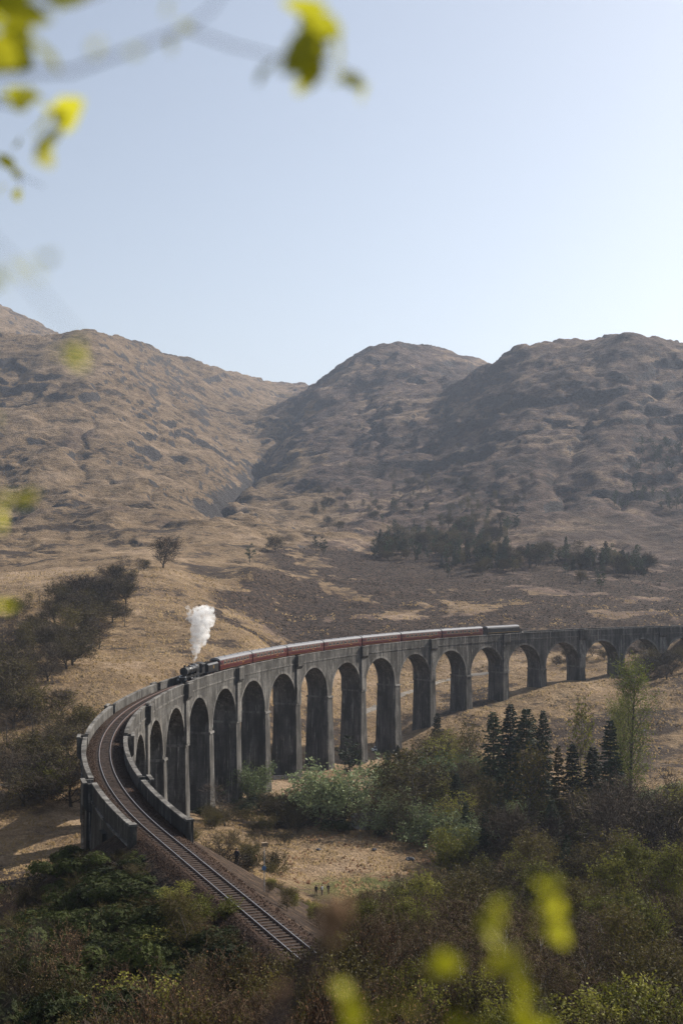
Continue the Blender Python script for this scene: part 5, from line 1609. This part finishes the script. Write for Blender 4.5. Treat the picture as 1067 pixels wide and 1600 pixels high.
# visitor shelter and railing seen through the tall arch
p = hit(449, 1206, 300, 420)
sh = empty("shelter", (p.x, p.y, p.z), 0.5); tag(sh, "low shelter with flat pale roof behind the piers", "shelter")
MB().box((0, 0, 2.5), (5.0, 3.0, 0.18)).build("roof", M['galv'], sh)
for x in (-2.2, 2.2):
    for y in (-1.2, 1.2): MB().box((x, y, 1.1), (0.14, 0.14, 2.7)).build("post", M['timber'], sh)
MB().box((0, 1.25, 1.2), (4.4, 0.08, 2.2)).build("wall", M['timber'], sh)
p = hit(438, 1219, 280, 400)
fe = empty("fence", (p.x, p.y, p.z), 0.35); tag(fe, "short grey railing at the foot of the tall piers", "fence")
for i in range(7): MB().box((-4.5 + i * 1.5, 0, 0.5), (0.1, 0.1, 1.4)).build("post", M['galv'], fe)
for z in (0.45, 0.8, 1.15): MB().box((0, -0.07, z), (9.2, 0.05, 0.12)).build("rail", M['galv'], fe)
# parked car under the arch
p = hit(591, 1174, 300, 420)
car = empty("car", (p.x, p.y, p.z), 0.3); tag(car, "small pale car parked under the arches above the willow", "car")
mb = MB().xprism([(-0.8, 0.3), (0.8, 0.3), (0.84, 0.75), (0.78, 0.9), (-0.78, 0.9), (-0.84, 0.75)], -2.0, 2.0); mb.build("body", M['white'], car)
vs = [(-1.6, -0.75, 0.9), (1.0, -0.75, 0.9), (1.0, 0.75, 0.9), (-1.6, 0.75, 0.9), (-1.2, -0.6, 1.42), (0.3, -0.6, 1.42), (0.3, 0.6, 1.42), (-1.2, 0.6, 1.42)]
recalc(MB().add(vs, [(0, 1, 2, 3), (0, 1, 5, 4), (1, 2, 6, 5), (2, 3, 7, 6), (3, 0, 4, 7), (4, 5, 6, 7)]).build("cabin", M['glass'], car))
MB().box((-0.45, 0, 1.44), (1.5, 1.2, 0.04)).build("roof", M['white'], car)
wm = MB().tube([(0, -0.09, 0), (0, 0.09, 0)], 0.31, 16).mesh("wheel", M['smokebox'])
for x in (-1.25, 1.25):
    for y in (-0.78, 0.78): link("wheel", wm, car, (x, y, 0.31))

# boulders on the meadow
br = random.Random(8)
for u, v in ((425, 1352), (498, 1330), (585, 1330), (640, 1345), (985, 1160), (1005, 1145), (955, 1135), (1030, 1170)):
    p = hit(u, v, 150, 480)
    mb = MB(); n_ = 9; rows = 5
    rr_ = br.uniform(0.35, 0.75)
    for j in range(rows):
        a = math.pi * j / (rows - 1) * 0.9
        for i in range(n_):
            b = 6.283 * i / n_
            k = rr_ * br.uniform(0.75, 1.15)
            mb.v.append((k * math.sin(a + 0.12) * math.cos(b) * 1.4, k * math.sin(a + 0.12) * math.sin(b), k * math.cos(a) * 0.75 + 0.1))
    for j in range(rows - 1):
        for i in range(n_):
            mb.f.append((j * n_ + i, (j + 1) * n_ + i, (j + 1) * n_ + (i + 1) % n_, j * n_ + (i + 1) % n_)); mb.m.append(0)
    mb.f.append(tuple(range(n_))); mb.m.append(0)
    o = mb.build("boulder", M['slate']); o.location = p
    tag(o, "grey boulder lying in dry grass", "boulder", "boulders in the grass")

# ------------------------------------------------------------------ branches close to the lens
def leaf_mesh(seed):
    r = random.Random(seed); mb = MB()
    n = 7
    for i in range(n + 1):
        f = i / n
        w = 0.36 * math.sin(math.pi * min(1, f * 0.93 + 0.05)) ** 0.8 * (1 - 0.25 * f)
        w *= 1 + 0.08 * (-1) ** i
        zc = -0.18 * f * f
        mb.v += [(f, -w, zc + 0.10 * w * 2), (f, 0, zc), (f, w, zc + 0.10 * w * 2)]
    for i in range(n):
        b = 3 * i
        for j in (0, 1):
            mb.f.append((b + j, b + j + 1, b + j + 4, b + j + 3)); mb.m.append(0)
    return mb.mesh("leaf", M['near_leaf'], True)
M['near_leaf'] = foliage("fresh_birch_leaf", (0.30, 0.30, 0.012), (0.50, 0.48, 0.03), 0.55, 0.5, 0.2, 30)
M['near_twig'] = bark("near_twig_bark", (0.035, 0.028, 0.03), (0.10, 0.08, 0.08), 60)
M['near_bud'] = simple("brown_bud", (0.26, 0.15, 0.08), 0.8, 0.2, 0, 0.2, 40)
LEAF = [leaf_mesh(s) for s in (1, 2)]
nr_ = random.Random(21)
def near_branch(twigs, clusters, label):
    o = empty("leafy_branch", px(*twigs[0][0][:3]) if twigs else px(*clusters[0][:3]))
    tag(o, label, "branch")
    base = o.location.copy()
    for tw in twigs:
        pts = [px(*p[:3]) - base for p in tw]
        MB().tube(pts, [p[3] for p in tw], 7).build("twig", M['near_twig'], o, True)
    for u, v, d, size, n in clusters:
        for k in range(n):
            c = px(u, v, d) - base + Vector((nr_.gauss(0, 0.8), nr_.gauss(0, 0.6), nr_.gauss(0, 1.35))) * size * 0.27
            l = link("leaf", LEAF[k % 2], o, c)
            s = size * nr_.uniform(0.55, 0.85)
            l.scale = (s, s, s)
            l.rotation_euler = (nr_.uniform(0, 6.28), nr_.uniform(-0.6, 1.2), nr_.uniform(0, 6.28))
    return o
near_branch([[(-40, 120, 0.80, .0016), (60, 112, 0.80, .0015), (110, 112, 0.82, .0014), (200, 80, 0.84, .0013), (290, 45, 0.88, .0012), (360, 70, 0.92, .0011), (430, 88, 0.96, .0010), (482, 84, 1.0, .0009)],
             [(290, 45, 0.88, .0009), (330, 15, 0.86, .0008), (360, -30, 0.84, .0008)], [(482, 84, 1.0, .0007), (560, 118, 1.05, .0006)]],
            [(486, 58, 1.0, 0.055, 9), (568, 140, 1.06, 0.034, 3), (276, 36, 0.9, 0.022, 3), (150, 74, 0.75, 0.014, 2), (205, 62, 0.75, 0.012, 1)],
            "blurred arching twig with yellow-green leaves across the top of the picture")
near_branch([[(-40, -30, 1.0, .0016), (20, 5, 1.0, .0013), (110, 10, 1.05, .001), (165, -10, 1.1, .001)]], [(15, 14, 1.0, 0.070, 10), (105, 2, 1.05, 0.018, 2)],
            "blurred clump of yellow-green leaves in the top left corner")
near_branch([[(-40, 150, 1.2, .0015), (10, 165, 1.2, .0012), (40, 172, 1.2, .0009)]], [(58, 172, 1.2, 0.060, 9), (4, 165, 1.2, 0.014, 2)], "out-of-focus leaf cluster at the left edge below the top branch")
near_branch([[(-30, 235, 1.6, .0013), (14, 262, 1.6, .001), (40, 278, 1.6, .0008), (70, 292, 1.6, .0005)], [(30, 268, 1.6, .0008), (34, 305, 1.6, .0005)]], [(18, 264, 1.6, 0.035, 5)], "small twig with one opening bud at the left edge")
near_branch([[(-40, 350, 0.62, .0007), (20, 410, 0.62, .0006), (70, 470, 0.62, .0005), (120, 528, 0.62, .0004)]], [(62, 420, 0.72, 0.014, 3), (-4, 412, 0.72, 0.022, 3), (132, 534, 0.76, 0.020, 3)], "faint blurred twig over the left mountain ridge")
near_branch([[(-40, 760, 0.8, .001), (8, 792, 0.8, .0007)], [(-40, 900, 0.8, .001), (0, 920, 0.8, .0007)]], [(10, 796, 1.0, 0.028, 4), (-2, 922, 1.0, 0.020, 3), (0, 615, 0.9, 0.014, 2)], "blurred green leaf tips at the left edge over the hillside")
near_branch([[(900, 1700, 0.85, .0016), (850, 1600, 0.85, .0014), (815, 1530, 0.85, .0012), (790, 1470, 0.85, .001)], [(850, 1600, 0.85, .001), (870, 1480, 0.85, .0008), (872, 1425, 0.85, .0006)]],
            [(870, 1404, 0.85, 0.024, 8), (764, 1446, 0.85, 0.022, 7), (795, 1480, 0.85, 0.021, 7), (815, 1530, 0.85, 0.020, 7), (822, 1590, 0.85, 0.022, 8), (846, 1446, 0.85, 0.011, 2)], "strongly blurred yellow-green leaves rising at the lower right")
near_branch([[(640, 1720, 0.82, .0014), (660, 1600, 0.82, .0011), (690, 1525, 0.82, .0008)]], [(692, 1512, 0.82, 0.021, 6), (560, 1578, 0.78, 0.028, 8), (630, 1603, 0.78, 0.022, 5), (735, 1603, 0.82, 0.020, 5)], "strongly blurred yellow-green leaves at the bottom centre")
bt = near_branch([[(400, 1680, 0.75, .0045), (430, 1600, 0.75, .0042), (465, 1530, 0.75, .0038), (500, 1475, 0.75, .0036), (520, 1432, 0.75, .002)], [(500, 1475, 0.75, .003), (530, 1452, 0.75, .002), (534, 1425, 0.75, .001)]], [],
                 "blurred brown leafless twig with two buds at the bottom centre")
for u, v, rr_ in ((509, 1430, .006), (532, 1424, .006), (516, 1462, .0055), (436, 1555, .004)):
    c = px(u, v, 0.75) - bt.location
    MB().tube([c + Vector((0, 0, -rr_ * 1.6)), c + Vector((0, 0, -rr_ * .5)), c + Vector((0, 0, rr_ * .7)), c + Vector((0, 0, rr_ * 2))], [rr_ * .4, rr_, rr_ * .8, rr_ * .15], 10).build("bud", M['near_bud'], bt, True)
bt["label"] = "blurred brown leafless twig with buds at the bottom centre"
near_branch([[(-40, 1640, 0.9, .004), (20, 1560, 0.9, .003), (48, 1490, 0.9, .002), (62, 1440, 0.9, .001)], [(0, 1580, 0.9, .002), (10, 1470, 0.9, .0015), (8, 1400, 0.9, .0008)]], [], "blurred bare twig in the lower left corner")

# ------------------------------------------------------------------ the air
def haze():
    mb = MB()
    zs = [v.co.z for v in bpy.data.objects["ground"].data.vertices]
    z0, z1 = min(zs) - 1.5, max(max(zs), 120) + 12
    mb.box((0, 3000, (z0 + z1) / 2), (16000, 9000, z1 - z0))
    n = N("mountain_air")
    pv = n.n("VolumePrincipled")
    pv.inputs["Color"].default_value = (0.70, 0.81, 1.0, 1)
    pv.inputs["Density"].default_value = HAZE
    pv.inputs["Anisotropy"].default_value = 0.35
    n.l(pv.outputs[0], n.out.inputs[1])
    tag(mb.build("haze", n.mat), "pale spring haze over the valley", kind="stuff")
haze()

# ------------------------------------------------------------------ labels that say which one
LAND = [("the second coach", 414, 1015), ("the fourth coach", 529, 1000), ("the sixth coach", 653, 987), ("the far end of the viaduct", 1050, 985), ("the right summit", 985, 540), ("the mountain gully", 385, 690), ("the plantation middle", 700, 862), ("the steam plume", 315, 965), ("the left picture edge", 5, 960), ("the near bank middle", 130, 1440), ("the rail bend", 160, 1190), ("the bottom edge centre", 400, 1590), ("the right edge hillside", 1050, 800), ("the middle slope", 640, 780),
        ("the near end of the rails", 482, 1480), ("the near wing walls", 240, 1285), ("the lineside post", 413, 1358), ("the big grey-green willow", 540, 1240),
        ("the row of dark spruces", 810, 1170), ("the tallest airy tree", 984, 1120), ("the white birch clump", 738, 1440), ("the lower right corner", 1060, 1590),
        ("the lower left corner", 10, 1590), ("the steam locomotive", 300, 1050), ("the diesel locomotive", 780, 985), ("the lone hillside tree", 255, 865),
        ("the middle peak", 620, 560), ("the highest pier", 447, 1150), ("the yellow birches at the right edge", 1020, 1380), ("the white hut", 567, 1270), ("the light green bush", 76, 1190)]
def place_word(du, dv):
    a = math.degrees(math.atan2(-dv, du)) % 360
    return ["right of", "up and right of", "above", "up and left of", "left of", "down and left of", "below", "down and right of"][int((a + 22.5) // 45) % 8]
SHORT = [(" in the wood right of the rails", ""), (" on the near bank left of the rails", ""), (" on the bank left of the rails", ""), (" in the thicket at the pier feet", ""), (" in the wood along the left burn", ""),
         (" on the lower left beyond the viaduct", ""), (" in the plantation strip on the hillside above the viaduct", " on the hillside"), (" scattered on the mountainside", " on the mountainside"),
         (" in the far patch at the right edge of the mountainside", ""), (" at the edge of the burnt heather slope", "")]
from collections import Counter
cnt = Counter(o["label"] for o in SC.objects if o.parent is None and "label" in o)
for o in list(SC.objects):
    if o.parent is None and "label" in o and cnt[o["label"]] > 1 and "category" in o:
        b = o["label"]
        for a_, c_ in SHORT: b = b.replace(a_, c_)
        x, y, z = o.location
        hh = 0.5 * o.scale[2] * 8
        u, v = uof(x, y), 861.5 + (CAMZ - z - hh) * 1911 / y
        L_ = min(LAND, key=lambda l: math.hypot(l[1] - u, l[2] - v))
        d_ = math.hypot(L_[1] - u, L_[2] - v)
        if d_ < 22: w_ = "right beside"
        else: w_ = ("just " if d_ < 60 else "" if d_ < 120 else "well ") + place_word(u - L_[1], v - L_[2])
        o["label"] = b + ", " + w_ + " " + L_[0]
